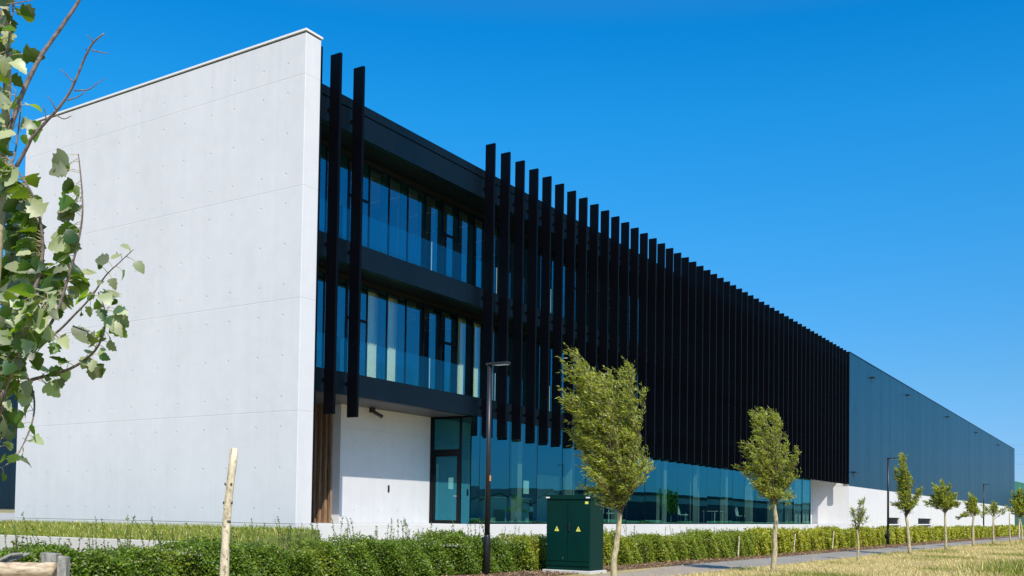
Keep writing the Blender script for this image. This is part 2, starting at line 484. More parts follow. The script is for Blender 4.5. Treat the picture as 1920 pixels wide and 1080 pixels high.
# slabs / soffits
b = MB()
b.box(0.62, 0.742, 4.872, 60.57, 9.0, 5.10); b.build('soffit', M['soffit'], OB)
b = MB(); b.box(0.62, 0.742, 8.95, 60.57, 1.75, 9.50); b.box(0.62, 0.742, 12.99, 60.57, 1.75, 13.4)
b.box(0.62, 0.742, 5.101, 60.57, 1.75, 5.50); b.box(0.62, 1.66, 8.802, 32.6, 1.85, 8.948); b.box(0.62, 1.66, 12.822, 32.6, 1.85, 12.988)
b.build('balcony_slab', M['dark'], OB)
# roof and body behind
b = MB(); b.box(0.62, 0.81, 13.74, 60.57, 13.7, 13.95); b.build('roof', M['dark'], OB)
b = MB(); b.box(0.62, 13.3, 0.935, 60.5, 13.7, 13.735); b.build('rear_wall', M['dark'], OB)
# upper floor insides
b = MB()
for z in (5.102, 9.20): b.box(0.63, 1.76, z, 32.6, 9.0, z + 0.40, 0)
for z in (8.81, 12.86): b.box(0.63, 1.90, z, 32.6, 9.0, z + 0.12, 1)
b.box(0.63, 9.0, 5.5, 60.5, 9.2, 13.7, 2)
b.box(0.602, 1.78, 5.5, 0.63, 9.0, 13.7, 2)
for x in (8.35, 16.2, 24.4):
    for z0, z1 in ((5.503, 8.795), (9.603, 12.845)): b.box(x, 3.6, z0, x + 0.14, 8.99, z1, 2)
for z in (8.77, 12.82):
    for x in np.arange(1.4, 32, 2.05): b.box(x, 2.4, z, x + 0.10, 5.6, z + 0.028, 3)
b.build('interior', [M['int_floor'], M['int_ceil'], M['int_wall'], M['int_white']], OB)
b = MB(); b.box(32.62, 1.70, 5.11, 60.57, 1.76, 13.70); b.build('infill_wall', M['dark'], OB)
# upper windows: 1 m modules, glass, blind strip and mullion
WY = 1.68
winm = {}
for fl, (z0, z1) in enumerate(((5.52, 8.80), (9.52, 12.82))):
    for k in range(32):
        x = 0.62 + k
        op = (k in (3, 8, 12, 17, 22))
        key = (fl, op)
        if key not in winm:
            b = MB()
            b.box(0.0, WY - 0.02, z0, 0.055, WY + 0.14, z1)
            b.box(0.70, WY + 0.03, z0, 0.998, WY + 0.10, z1)
            b.box(0.055, WY - 0.005, z0, 0.70, WY + 0.10, z0 + 0.07)
            b.box(0.055, WY - 0.005, z1 - 0.08, 0.70, WY + 0.10, z1)
            if op:
                b.box(0.055, WY - 0.015, z0 + 2.02, 0.995, WY + 0.02, z0 + 2.12)
                b.box(0.055, WY - 0.015, z0 + 0.07, 0.11, WY + 0.02, z1 - 0.08)
            fr = b.build('window', M['frame'], OB)
            p = MB(); p.poly([(0.056, WY, z0 + 0.02), (0.997, WY, z0 + 0.02), (0.997, WY, z1 - 0.02), (0.056, WY, z1 - 0.02)])
            pn = p.build('pane', M['glass'], fr)
            winm[key] = (fr, pn); fr.location.x = x
        else:
            f0, p0 = winm[key]
            fr = f0.copy(); col.objects.link(fr); fr.location.x = x
            pn = p0.copy(); col.objects.link(pn); pn.parent = fr
# glass balustrades
for zt, zb in ((6.62, 5.562), (10.64, 9.612)):
    x = 0.75
    while x < 31:
        x2 = {0.75: 2.70}.get(x, x + 3.98)
        b = MB(); b.poly([(x, 0.60, zb), (x2 - 0.03, 0.60, zb), (x2 - 0.03, 0.60, zt), (x, 0.60, zt)])
        bl = b.build('balustrade', M['bglass'], OB)
        b = MB(); b.box(x2 - 0.028, 0.597, zb, x2 - 0.008, 0.612, zt); b.build('glass_edge', M['glass_edge'], bl)
        x = x2
# porch: recessed white wall, timber slats, glazed lobby
b = MB(); b.box(4.25, 2.37, 0.932, 9.02, 2.72, 4.870); pw = b.build('porch_wall', M['wallx'], OB)
b = MB()
for k in range(8):
    y = 2.735 + k * 0.245
    b.hexa([(4.20, y, 0.935), (4.36, y, 0.935), (4.36, y + 0.165, 0.935), (4.255, y + 0.165, 0.935), (4.20, y, 4.868), (4.36, y, 4.868), (4.36, y + 0.165, 4.868), (4.255, y + 0.165, 4.868)])
b.build('timber_slats', M['slat'], OB, bevel=0.008)
b = MB(); b.box(4.40, 2.73, 0.934, 4.46, 4.75, 4.869); b.box(0.61, 4.75, 0.934, 4.46, 4.85, 4.869); b.build('porch_back_wall', M['int_dark'], OB)
# lobby return (faces the gable side): frame, door, pane
LX = 9.06
b = MB()
b.box(LX - 0.03, 2.22, 0.935, LX + 0.07, 2.365, 4.865)
b.box(LX - 0.03, 0.96, 0.935, LX + 0.07, 1.04, 4.865)
b.box(LX - 0.03, 1.041, 3.50, LX + 0.07, 2.219, 3.66)
b.box(LX - 0.03, 1.041, 4.78, LX + 0.07, 2.219, 4.865)
b.box(LX - 0.03, 0.53, 4.80, LX + 0.07, 0.959, 4.865)
b.build('lobby_frame', M['frame'], OB)
b = MB(); b.poly([(LX, 2.22, 3.66), (LX, 1.04, 3.66), (LX, 1.04, 4.78), (LX, 2.22, 4.78)]); b.build('transom_pane', M['gglass'], OB)
b = MB(); b.poly([(LX, 0.96, 0.94), (LX, 0.56, 0.94), (LX, 0.56, 4.80), (LX, 0.96, 4.80)]); b.build('side_pane', M['gglass'], OB)
b = MB()
b.box(LX - 0.02, 2.13, 0.95, LX + 0.05, 2.215, 3.495); b.box(LX - 0.02, 1.045, 0.95, LX + 0.05, 1.14, 3.495)
b.box(LX - 0.02, 1.141, 0.95, LX + 0.05, 2.129, 1.06); b.box(LX - 0.02, 1.141, 3.40, LX + 0.05, 2.129, 3.495)
dr = b.build('door', M['frame'], OB)
b = MB(); b.poly([(LX, 2.13, 1.06), (LX, 1.14, 1.06), (LX, 1.14, 3.40), (LX, 2.13, 3.40)]); b.build('pane', M['gglass'], dr)
b = MB(); b.box(LX - 0.09, 1.085, 1.93, LX - 0.07, 1.225, 1.955); b.box(LX - 0.07, 1.085, 1.935, LX - 0.02, 1.105, 1.95)
b.build('handle', M['steel'], dr)
# long ground-floor glazing
GY = 0.52
xs_ = [9.06, 9.60] + [9.60 + 2 * k for k in range(1, 22)]
xs_[-1] = 51.65
grng = random.Random(12)
for xa, xb in zip(xs_[:-1], xs_[1:]):
    q4 = [GY + grng.uniform(-0.008, 0.008) for _ in range(4)]
    b = MB(); b.poly([(xa + 0.012, q4[0], 0.99), (xb - 0.012, q4[1], 0.99), (xb - 0.012, q4[1] + q4[3] - GY, 4.868), (xa + 0.012, q4[0] + q4[3] - GY, 4.868)])
    gp = b.build('glass_panel', M['gglass'], OB)
    b = MB(); b.box(xb - 0.011, GY - 0.004, 0.99, xb + 0.011, GY + 0.12, 4.868); b.build('joint', M['frame'], gp)
b = MB(); b.box(9.06, GY - 0.02, 0.932, 51.66, GY + 0.10, 0.988); b.build('glazing_sill', M['frame'], OB)
b = MB(); b.poly([(51.66, GY, 0.94), (51.66, 3.0, 0.94), (51.66, 3.0, 4.86), (51.66, GY, 4.86)]); b.build('end_pane', M['gglass'], OB)
# ground-floor inside
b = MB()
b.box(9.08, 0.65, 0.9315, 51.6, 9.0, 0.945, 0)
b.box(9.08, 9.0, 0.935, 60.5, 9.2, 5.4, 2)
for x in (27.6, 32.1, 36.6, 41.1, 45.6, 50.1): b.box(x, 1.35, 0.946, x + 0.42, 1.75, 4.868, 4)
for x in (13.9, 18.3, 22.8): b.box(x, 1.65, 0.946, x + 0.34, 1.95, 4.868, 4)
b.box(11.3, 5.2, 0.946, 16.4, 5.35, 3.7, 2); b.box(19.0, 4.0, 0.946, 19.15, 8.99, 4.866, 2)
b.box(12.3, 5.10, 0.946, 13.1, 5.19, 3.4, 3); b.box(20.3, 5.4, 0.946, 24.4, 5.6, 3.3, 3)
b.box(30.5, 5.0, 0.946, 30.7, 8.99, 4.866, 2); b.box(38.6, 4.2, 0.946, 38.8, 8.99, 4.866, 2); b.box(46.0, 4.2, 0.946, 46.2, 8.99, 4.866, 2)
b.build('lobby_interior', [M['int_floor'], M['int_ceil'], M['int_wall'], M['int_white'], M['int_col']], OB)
rc = empty('reception_counter', (15.5, 3.6, 0.946), 'pale green reception counter behind the glass left of the green cabinet', 'counter')
b = MB(); b.box(14.6, 3.4, 0.947, 17.6, 3.9, 2.0); b.build('front', simple('counter_front', (0.34, 0.46, 0.36), 0.6), rc, bevel=0.02)
b = MB(); b.box(14.5, 3.3, 2.003, 17.7, 4.1, 2.06); b.build('top', M['int_white'], rc)
for tx, lb in ((19.9, 'white frame table behind the glass right of the green cabinet'), (34.6, 'white frame table behind the glass between two columns near the second willow')):
    tb = empty('meeting_table', (tx, 1.6, 0.946), lb, 'table', 'tables behind the ground floor glass')
    b = MB(); b.box(tx, 1.2, 1.66, tx + 1.4, 2.0, 1.70); b.build('table_top', M['int_white'], tb)
    for lx in (tx + 0.04, tx + 1.32):
        for ly in (1.24, 1.92): b = MB(); b.box(lx, ly, 0.947, lx + 0.04, ly + 0.04, 1.658); b.build('leg', M['int_white'], tb)
for kx, lb in ((21.6, 'white office chair behind the glass just right of the green cabinet'), (30.6, 'white office chair behind the glass between two pale columns'), (39.9, 'white office chair behind the glass near the second willow stem')):
    ch_ = empty('office_chair', (kx, 1.7, 0.946), lb, 'chair', 'chairs behind the ground floor glass')
    b = MB(); b.box(kx, 1.4, 1.40, kx + 0.46, 1.86, 1.46); b.build('seat', M['int_white'], ch_, bevel=0.01)
    b = MB(); b.hexa([(kx, 1.87, 1.46), (kx + 0.46, 1.87, 1.46), (kx + 0.46, 1.91, 1.46), (kx, 1.91, 1.46), (kx + .03, 1.97, 1.98), (kx + 0.43, 1.97, 1.98), (kx + 0.43, 2.0, 1.98), (kx + .03, 2.0, 1.98)]); b.build('backrest', M['int_white'], ch_)
    for lx in (kx + 0.02, kx + 0.40):
        for ly in (1.42, 1.82): b = MB(); b.box(lx, ly, 0.947, lx + 0.03, ly + 0.03, 1.398); b.build('leg', M['steel'], ch_)
# far recess beside the hall
b = MB(); b.box(51.70, 3.0, 0.932, 60.58, 3.3, 4.870); b.build('recess_wall', M['plain'], OB)

# ---------------------------------------------------------------- warehouse hall
HB = empty('warehouse_hall', (120, 20, 0), 'long dark metal clad hall on a white concrete base beyond the black fins', 'warehouse')
b = MB(); b.box(60.60, 0.0, 4.04, 180.8, 60, 14.86); b.build('cladding', M['hall'], HB)
b = MB(); b.box(60.58, -0.02, 14.862, 180.84, 60.02, 14.95); b.build('roof_edge', M['fin'], HB)
wx = ((74.6, 80.0), (89.2, 96.9))
b = MB()
b.box(60.602, 0.012, 0, 180.79, 0.30, 0.66)
b.box(60.602, 0.012, 1.56, 180.79, 0.30, 4.038)
for xa, xb in zip([60.602] + [q[1] for q in wx], [q[0] for q in wx] + [180.79]): b.box(xa, 0.012, 0.66, xb, 0.30, 1.56)
b.box(60.588, 0.03, 4.042, 60.5995, 2.995, 4.868); b.box(60.602, 0.30, 0, 60.9, 60, 4.038); b.box(180.5, 0.30, 0, 180.79, 60, 4.038)
b.build('concrete_base', M['hallbase'], HB)
for xa, xb in wx:
    b = MB(); b.box(xa, 0.20, 0.66, xb, 0.24, 1.56); wnd = b.build('vent_window', M['fin'], HB)
    b = MB(); b.box(xa + 0.01, -0.03, 0.84, xb - 0.01, 0.10, 0.95); b.build('sill_rail', M['white'], wnd)

# rear wing seen past the gable's far end
RW = empty('rear_wing', (6, 26, 0), 'low dark blue clad rear wing past the far left end of the white gable wall', 'building')
b = MB(); b.box(1.0, 13.9, 1.26, 20, 44, 7.2); b.build('cladding', cladding('wing_cladding', (0.001, 0.011, 0.024), 0.35, 'y', 1.2, 0.2, 0.03, 0.25, tint=(0.35, 0.85, 1.0)), RW)
b = MB(); b.box(1.02, 13.92, 1.10, 19.9, 43.9, 1.258); b.build('base_strip', simple('ochre_strip', (0.42, 0.36, 0.2), 0.7, 0, 0.1), RW)
b = MB(); b.box(0.98, 13.9, 0, 19.95, 44, 1.098); b.build('plinth', M['plain'], RW)

# ---------------------------------------------------------------- things on the buildings
HL = None
hl = [(67.93, 13.75), (83.2, 13.95), (106.7, 13.95), (130.6, 13.95), (155.5, 13.9), (61.75, 5.18)]
hlab = ['dark wall light high on hall cladding, first from the black fins', 'dark wall light high on hall cladding, second from the black fins',
        'dark wall light high on hall cladding, third from the black fins', 'dark wall light high on hall cladding, fourth from the black fins',
        'dark wall light at far top corner of hall, fifth from the fins', 'small dark wall light low on hall cladding just above the white concrete']
for (x, z), lb in zip(hl, hlab):
    if HL is None:
        b = MB(); b.box(-0.30, -0.34, -0.05, 0.30, -0.06, 0.05); b.box(-0.10, -0.07, -0.08, 0.10, -0.002, 0.08)
        HL = b.build('wall_light', M['black'], bevel=0.015); o = HL
    else:
        o = HL.copy(); col.objects.link(o)
    o.location = (x, 0, z); tag(o, lb, 'wall light', 'wall lights on the hall')
sc_ = empty('security_camera', (5.5, 2.1, 4.86), 'small black security camera under the porch soffit above white wall', 'camera')
b = MB(); b.box(5.43, 2.05, 4.70, 5.58, 2.20, 4.868); b.build('mount', M['black'], sc_)
b = MB(); b.tube([(5.56, 2.10, 4.72), (5.85, 1.98, 4.58)], 0.065, 12); b.build('lens_body', M['black'], sc_)
b = MB(); b.box(6.66, 2.345, 2.02, 6.74, 2.369, 2.26); tag(b.build('door_intercom', M['black'], bevel=0.005), 'small black intercom box on the white porch wall', 'intercom')
b = MB(); b.box(LX + 0.006, 1.31, 2.20, LX + 0.012, 1.53, 2.62); tag(b.build('paper_notice', M['white']), 'white paper notice taped to the glass lobby door', 'notice', 'paper notices')
b = MB(); b.box(12.62, GY + 0.010, 2.12, 13.02, GY + 0.016, 2.64); tag(b.build('paper_notice', M['white']), 'white paper notice on ground floor glass to the right of the near lamp post', 'notice', 'paper notices')

# curtains behind the first floor windows
rng = random.Random(4)
def curtain(x0, x1, z0, z1, label):
    n = 44
    v = []; f = []
    for i in range(n + 1):
        u = i / n
        x = x0 + (x1 - x0) * u
        y = 2.02 + 0.045 * math.sin(u * (x1 - x0) * 58 + x0 * 7) + 0.015 * math.sin(u * 37 + x0)
        v += [(x, y, z0), (x + 0.01 * math.sin(u * 9), y * 1.0, z1)]
    for i in range(n): f.append((2 * i, 2 * i + 2, 2 * i + 3, 2 * i + 1))
    o = mesh_np('curtain', np.array(v), np.array(f), M['curtain'], None, True)
    tag(o, label, 'curtain', 'cream curtains on the first floor')
cl = [(5.02, 5.72, 'cream curtain on first floor, leftmost of the pair right of the two lone fins'),
      (6.05, 6.74, 'cream curtain on first floor, right one of the pair above the porch'),
      (10.20, 10.90, 'narrow cream curtain behind first floor glass left of the near lamp head'),
      (11.20, 11.86, 'wide cream curtain right beside the post of the near lamp'),
      (12.30, 13.00, 'cream curtain seen just under the near lamp head'),
      (13.30, 14.05, 'cream curtain between fins right of the near lamp head'),
      (16.5, 17.2, 'pale curtain sliver deep between the fins left of the big willow top'),
      (21.5, 22.2, 'pale curtain sliver between fins right of the big willow crown'),
      (23.4, 24.1, 'farthest pale curtain sliver between fins right of the big willow')]
for x0, x1, lb in cl: curtain(x0, x1, 5.52, 8.75, lb)

# ---------------------------------------------------------------- low wall and lawn before the gable
LWX = -3.0
b = MB(); b.box(LWX, -1.0, 0, LWX + 0.25, 30, 0.46)
lw = b.build('low_retaining_wall', M['kerbcon'], bevel=0.012); tag(lw, 'low pale concrete retaining wall below the lawn by the white gable', 'low wall')
b = MB()
b.poly([(LWX + 0.25, -0.9, 0.43), (-0.002, -0.9, 0.80), (-0.002, 30, 0.80), (LWX + 0.25, 30, 0.43)])
b.poly([(LWX + 0.25, -0.9, 0.0), (-0.002, -0.9, 0.0), (-0.002, -0.9, 0.80), (LWX + 0.25, -0.9, 0.43)])
tag(b.build('lawn_bank', simple('lawn_soil', (0.15, 0.19, 0.045), 0.95, 0, 0.4, 6, 0.1)), kind='structure')

rs = np.random.RandomState(7)
def blades(name, base, height, width, lean, mats, mi=None, wind=(-0.35, 0.2)):
    n = len(base)
    a = rs.uniform(0, 2 * math.pi, n)
    side = np.stack([np.cos(a), np.sin(a), np.zeros(n)], 1) * (width / 2)[:, None]
    tip = base + np.stack([rs.normal(wind[0], 0.6, n) * lean, rs.normal(wind[1], 0.6, n) * lean, height], 1)
    v = np.empty((n, 3, 3)); v[:, 0] = base - side; v[:, 1] = base + side; v[:, 2] = tip
    f = np.arange(n * 3).reshape(n, 3)
    return mesh_np(name, v.reshape(-1, 3), f, mats, None, False, mi)
n = 26000
x = rs.uniform(LWX + 0.25, -0.02, n); y = rs.uniform(-0.8, 22, n)
z = 0.43 + (x - LWX - 0.25) / 2.75 * 0.37
hh = rs.uniform(0.05, 0.16, n)
tag(blades('lawn_grass', np.stack([x, y, z], 1), hh, rs.uniform(0.012, 0.03, n), hh * 0.6, [M['grass'], M['straw']], (rs.rand(n) < 0.10).astype(int)), kind='stuff')

# dry verge in front of the path
def patch(x, y):
    return (np.sin(x * 0.9 + 1.3 * np.sin(y * 0.7)) + np.sin(y * 1.7 + 0.5 * x) + 0.8 * np.sin(x * 2.3 - y * 1.1) + 0.6 * np.sin(x * 0.31 + 2))
def verge(n, x0, x1, hs_, ws_):
    u = rs.rand(n)
    x = x0 + (x1 - x0) * u ** 1.0
    lo = np.maximum(-20.0, -12.6 - 7.5 * np.clip((x + 6) / 16, 0.15, 1)); yy = path_up(x) - 1.97
    y = lo + (yy - lo) * rs.rand(n)
    p = patch(x, y)
    green = p + rs.normal(0, 0.7, n) - 0.06 * (y + 12) * 0
    mi = np.where(green > 1.7, 0, 1)
    h = hs_ * rs.uniform(0.5, 1.5, n) * np.where(mi == 0, 1.25, 1.0) * (1 + 0.25 * p.clip(-1, 1))
    h *= np.where(rs.rand(n) < 0.03, 2.2, 1)
    return np.stack([x, y, np.zeros(n)], 1), h, ws_ * rs.uniform(0.6, 1.4, n), h * 0.8, mi
parts_ = [verge(70000, -6, 16, 0.055, 0.012), verge(60000, 12, 45, 0.065, 0.018), verge(40000, 40, 130, 0.08, 0.035)]
B_ = np.concatenate([p[0] for p in parts_]); H_ = np.concatenate([p[1] for p in parts_]); W_ = np.concatenate([p[2] for p in parts_])
L_ = np.concatenate([p[3] for p in parts_]); I_ = np.concatenate([p[4] for p in parts_])
tag(blades('dry_grass', B_, H_, W_, L_, [M['grass'], M['straw']], I_), kind='stuff')
# taller green weeds, lower right corner
n = 5000
x = rs.normal(9.0, 2.2, n); y = rs.normal(-18.0, 0.8, n)
hh = rs.uniform(0.08, 0.30, n)
tag(blades('verge_weeds', np.stack([x, y, np.zeros(n)], 1), hh, rs.uniform(0.012, 0.03, n), hh * 0.6, [M['grass'], M['straw']], (rs.rand(n) < 0.2).astype(int)), kind='stuff')

# ---------------------------------------------------------------- leaf clouds
def unit(a): return a / (np.linalg.norm(a, axis=-1, keepdims=True) + 1e-9)
def leaf_quads(pos, d, nrm, L, W):
    """rhombic folded leaves: pos base, d direction, nrm approx normal"""
    d = unit(d); s = unit(np.cross(d, nrm)); nn = np.cross(s, d)
    n = len(pos)
    v = np.empty((n, 4, 3))
    v[:, 0] = pos
    v[:, 1] = pos + d * (L * 0.45)[:, None] + s * (W / 2)[:, None] + nn * (W * 0.12)[:, None]
    v[:, 2] = pos + d * L[:, None] - nn * (L * 0.12)[:, None]
    v[:, 3] = pos + d * (L * 0.45)[:, None] - s * (W / 2)[:, None] + nn * (W * 0.12)[:, None]
    return v.reshape(-1, 3), np.arange(n * 4).reshape(n, 4)

def bez(p0, p1, p2, n):
    t = np.linspace(0, 1, n)[:, None]
    return (1 - t) ** 2 * p0 + 2 * t * (1 - t) * p1 + t * t * p2

UH = np.array([0.5192, -0.8546, 0.0])      # to the right as one faces the building
DH = np.array([0.8546, 0.5192, 0.0])
def willow(base, trunk, split, tips, nleaf, L, W, label, rt=0.055, sway=0.35, twigs=9, lowfill=0.10, seed=1, group='young willow trees along the path', wind=0.75, twl=0.45):
    """trunk / tips are (right, deep, up) in metres from the tree's foot"""
    rs = np.random.RandomState(seed)
    base = np.array(base, float)
    P = lambda q: base + UH * q[0] + DH * q[1] + np.array([0, 0, q[2]])
    root = empty('willow_tree', base, label, 'tree', group)
    mb = MB()
    tp = [P(q) for q in trunk]
    # smooth trunk
    pts = []
    for i in range(len(tp) - 1):
        for k in range(4): pts.append(tp[i] + (tp[i + 1] - tp[i]) * k / 4)
    pts.append(tp[-1])
    pts = [p + rs.normal(0, rt * 0.10, 3) * np.array([1, 1, 0]) for p in pts]
    rad = np.linspace(rt * 1.12, rt * 0.72, len(pts)); rad[0] *= 1.25
    mb.tube(pts, list(rad), 9)
    S = tp[-1]
    LP, LD = [], []
    WIND = -UH * wind + np.array([0, 0, 0.35])
    tw = MB()
    for ti, tq in enumerate(tips):
        T = P(tq)
        st = S - np.array([0, 0, rs.uniform(0, 0.22)])
        ctrl = st + (T - st) * 0.5 + UH * sway * (0.45 * (T - st)[2]) * 0.5 + np.array([0, 0, 0.10])
        br = bez(st, ctrl, T, 10)
        mb.tube(list(br), list(np.linspace(rt * 0.30, 0.003, 10)), 5, cap=False, mi=1)
        ln = np.linalg.norm(T - st)
        nt = max(6, int(twigs * 2.2 * ln))
        for q in range(nt + 3):
            t = rs.uniform(lowfill, 1.0) ** 0.85 if q < nt else 0.995
            i = min(8, int(t * 9)); p = br[i] + (br[i + 1] - br[i]) * (t * 9 - i)
            tang = unit(br[i + 1] - br[i])
            rnd = unit(rs.normal(0, 1, 3))
            d = unit(tang * 0.75 + rnd * 0.85 + WIND * 0.50)
            l = rs.uniform(0.5, 1.2) * twl * (1.05 - 0.45 * t) * (1.0 if q < nt else 1.5)
            if q >= nt: d = unit(tang + rnd * 0.25 + WIND * 0.35)
            d2 = unit(d + WIND * 0.8 + rnd * 0.2)
            tb = bez(p, p + d * l * 0.5, p + d * l * 0.5 + d2 * l * 0.5, 6)
            tw.tube(list(tb), list(np.linspace(0.006, 0.002, 6)), 3, cap=False)
            LP.append(tb); LD.append(np.gradient(tb, axis=0))
    LP = np.array(LP); LD = np.array(LD)
    k = rs.randint(0, len(LP), nleaf); t = rs.uniform(0.05, 4.999, nleaf); i = t.astype(int); fr = (t - i)[:, None]
    pos = LP[k, i] * (1 - fr) + LP[k, i + 1] * fr + rs.normal(0, 0.012, (nleaf, 3))
    d = unit(LD[k, i]) * 0.8 + unit(rs.normal(0, 1, (nleaf, 3))) * 0.75 + WIND * 0.45
    nrm = rs.normal(0, 1, (nleaf, 3)) + np.array([-0.3, -0.4, 1.0])
    Ls = L * rs.uniform(0.6, 1.3, nleaf); Ws = W * rs.uniform(0.7, 1.25, nleaf)
    mb.build('trunk', [M['bark'], M['twig']], root, True)
    v, f = leaf_quads(pos, d, nrm, Ls, Ws)
    cr = mesh_np('crown', v, f, M['willow'], root)
    tw.build('twigs', M['twig'], cr)
    return root

def tip_set(spec, seed, wd=0.45):
    """spec: list of (right, up, count, spread)"""
    rs = np.random.RandomState(seed); out = []
    for (u, z, n, s) in spec:
        for k in range(n): out.append(((u + 0.06) * (0.84 if u < 0 else 0.70) + rs.normal(0, s), rs.normal(0, wd), z + rs.normal(0, s * 0.8)))
    return out

T1 = (-5.70, -13.0, 0)
willow(T1, [(-0.02, 0, 0), (-0.04, 0, 0.5), (0.03, 0.02, 1.0), (0.06, 0, 1.46)], 1.46,
       tip_set([(-0.78, 3.65, 5, 0.10), (-0.85, 3.05, 4, 0.10), (-0.55, 3.25, 5, 0.14), (-0.30, 3.35, 4, 0.12), (0.05, 3.50, 4, 0.07), (0.20, 3.05, 5, 0.10), (0.38, 2.65, 5, 0.09),
                (0.46, 2.1, 5, 0.09), (-0.62, 2.5, 5, 0.12), (-0.45, 2.0, 5, 0.12), (-0.1, 2.6, 6, 0.2), (0.3, 1.75, 3, 0.1), (-0.35, 1.6, 1, 0.1)], 3, 0.36),
       30000, 0.078, 0.0145, 'largest willow with a broad wind swept crown beside the green cabinet', 0.052, 0.25, 11, 0.06, 11, twl=0.33)
T2 = (2.34, -12.95, 0)
willow(T2, [(0.0, 0, 0), (0.03, 0, 0.6), (0.05, 0, 1.2), (0.0, 0, 1.72)], 1.72,
       tip_set([(-0.50, 3.45, 3, 0.07), (-0.15, 3.60, 4, 0.08), (0.12, 3.50, 3, 0.06), (-0.70, 2.85, 4, 0.08), (-0.40, 2.95, 4, 0.12), (0.15, 3.0, 4, 0.1), (0.38, 2.6, 5, 0.09),
                (0.46, 2.15, 4, 0.08), (-0.55, 2.3, 5, 0.12), (-0.1, 2.5, 5, 0.18), (0.3, 1.85, 3, 0.08), (-0.45, 1.95, 3, 0.1)], 5, 0.34),
       19000, 0.080, 0.0155, 'second willow with a straight bare stem in front of the far end of the glazing', 0.060, 0.22, 10, 0.06, 12, twl=0.30)
willow((11.85, -12.56, 0), [(0, 0, 0), (0.02, 0, 0.5), (-0.03, 0, 0.95)], 0.95,
       tip_set([(0.05, 1.75, 3, 0.05), (-0.16, 1.5, 2, 0.04), (0.16, 1.45, 2, 0.05), (0.0, 1.3, 2, 0.1)], 6, 0.1), 700, 0.085, 0.024,
       'thin sapling with few leaves before the white recess wall', 0.035, 0.1, 12, 0.15, 13, wind=0.3, twl=0.22)
willow((18.45, -12.8, 0), [(0.05, 0, 0), (0.0, 0, 0.7), (-0.1, 0, 1.55)], 1.55,
       tip_set([(-0.45, 3.5, 3, 0.05), (-0.35, 3.0, 4, 0.08), (-0.05, 2.7, 4, 0.1), (0.25, 2.4, 4, 0.1), (0.30, 2.0, 4, 0.1), (-0.3, 2.2, 4, 0.12), (-0.15, 3.1, 2, 0.1), (0.0, 1.8, 3, 0.15), (-0.5, 1.8, 2, 0.08)], 7, 0.3),
       8000, 0.10, 0.025, 'slender willow with a tall thin top beside the second lamp post', 0.062, 0.15, 8, 0.2, 14, twl=0.28)
willow((25.65, -12.96, 0), [(0.0, 0, 0), (-0.03, 0, 0.9), (-0.05, 0, 1.75)], 1.75,
       tip_set([(-0.40, 2.7, 3, 0.08), (-0.1, 2.6, 4, 0.1), (0.3, 2.3, 4, 0.1), (0.4, 2.0, 3, 0.08), (-0.45, 2.2, 4, 0.1), (0.0, 2.3, 4, 0.15), (-0.2, 1.9, 3, 0.1)], 8, 0.3),
       7000, 0.11, 0.03, 'compact round willow between two dark slot windows and third lamp post', 0.055, 0.15, 8, 0.2, 15, twl=0.26)
willow((33.0, -13.05, 0), [(0.0, 0, 0), (-0.02, 0, 0.8), (0.02, 0, 1.55)], 1.55,
       tip_set([(0.0, 2.35, 4, 0.1), (0.3, 2.1, 3, 0.08), (-0.25, 2.05, 3, 0.1), (-0.45, 1.6, 2, 0.06), (0.38, 1.65, 2, 0.08)], 9, 0.25),
       3600, 0.12, 0.035, 'small willow just left of the third lamp post', 0.06, 0.1, 8, 0.2, 16, twl=0.3)
willow((40.4, -13.1, 0), [(0.0, 0, 0), (-0.02, 0, 0.8), (0.0, 0, 1.6)], 1.6,
       tip_set([(0.0, 2.15, 4, 0.1), (0.4, 1.9, 3, 0.08), (-0.4, 1.9, 3, 0.1), (0.1, 2.0, 3, 0.1)], 10, 0.25),
       1100, 0.12, 0.035, 'sparse willow with thin crown just right of the third lamp post', 0.06, 0.1, 7, 0.3, 17, wind=0.3, twl=0.26)
willow((48.0, -13.15, 0), [(0.0, 0, 0), (-0.03, 0, 0.8), (-0.05, 0, 1.7)], 1.7,
       tip_set([(-0.08, 2.0, 2, 0.03)], 11, 0.03), 70, 0.10, 0.03, 'nearly bare thin young tree stem before the end of the hall', 0.045, 0.0, 6, 0.5, 18, wind=0.2, twl=0.15)
willow((56.2, -13.0, 0), [(0.05, 0, 0), (0.05, 0, 0.7), (-0.1, 0, 1.6)], 1.6,
       tip_set([(-0.25, 3.4, 4, 0.12), (0.2, 3.2, 3, 0.15), (-0.6, 2.6, 4, 0.1), (0.4, 2.6, 4, 0.15), (-0.3, 2.2, 4, 0.15), (0.5, 2.0, 4, 0.1), (0.0, 2.7, 4, 0.2)], 12, 0.35),
       8000, 0.13, 0.045, 'bushy willow farthest along the path at the right edge', 0.07, 0.15, 8, 0.2, 19, twl=0.4)

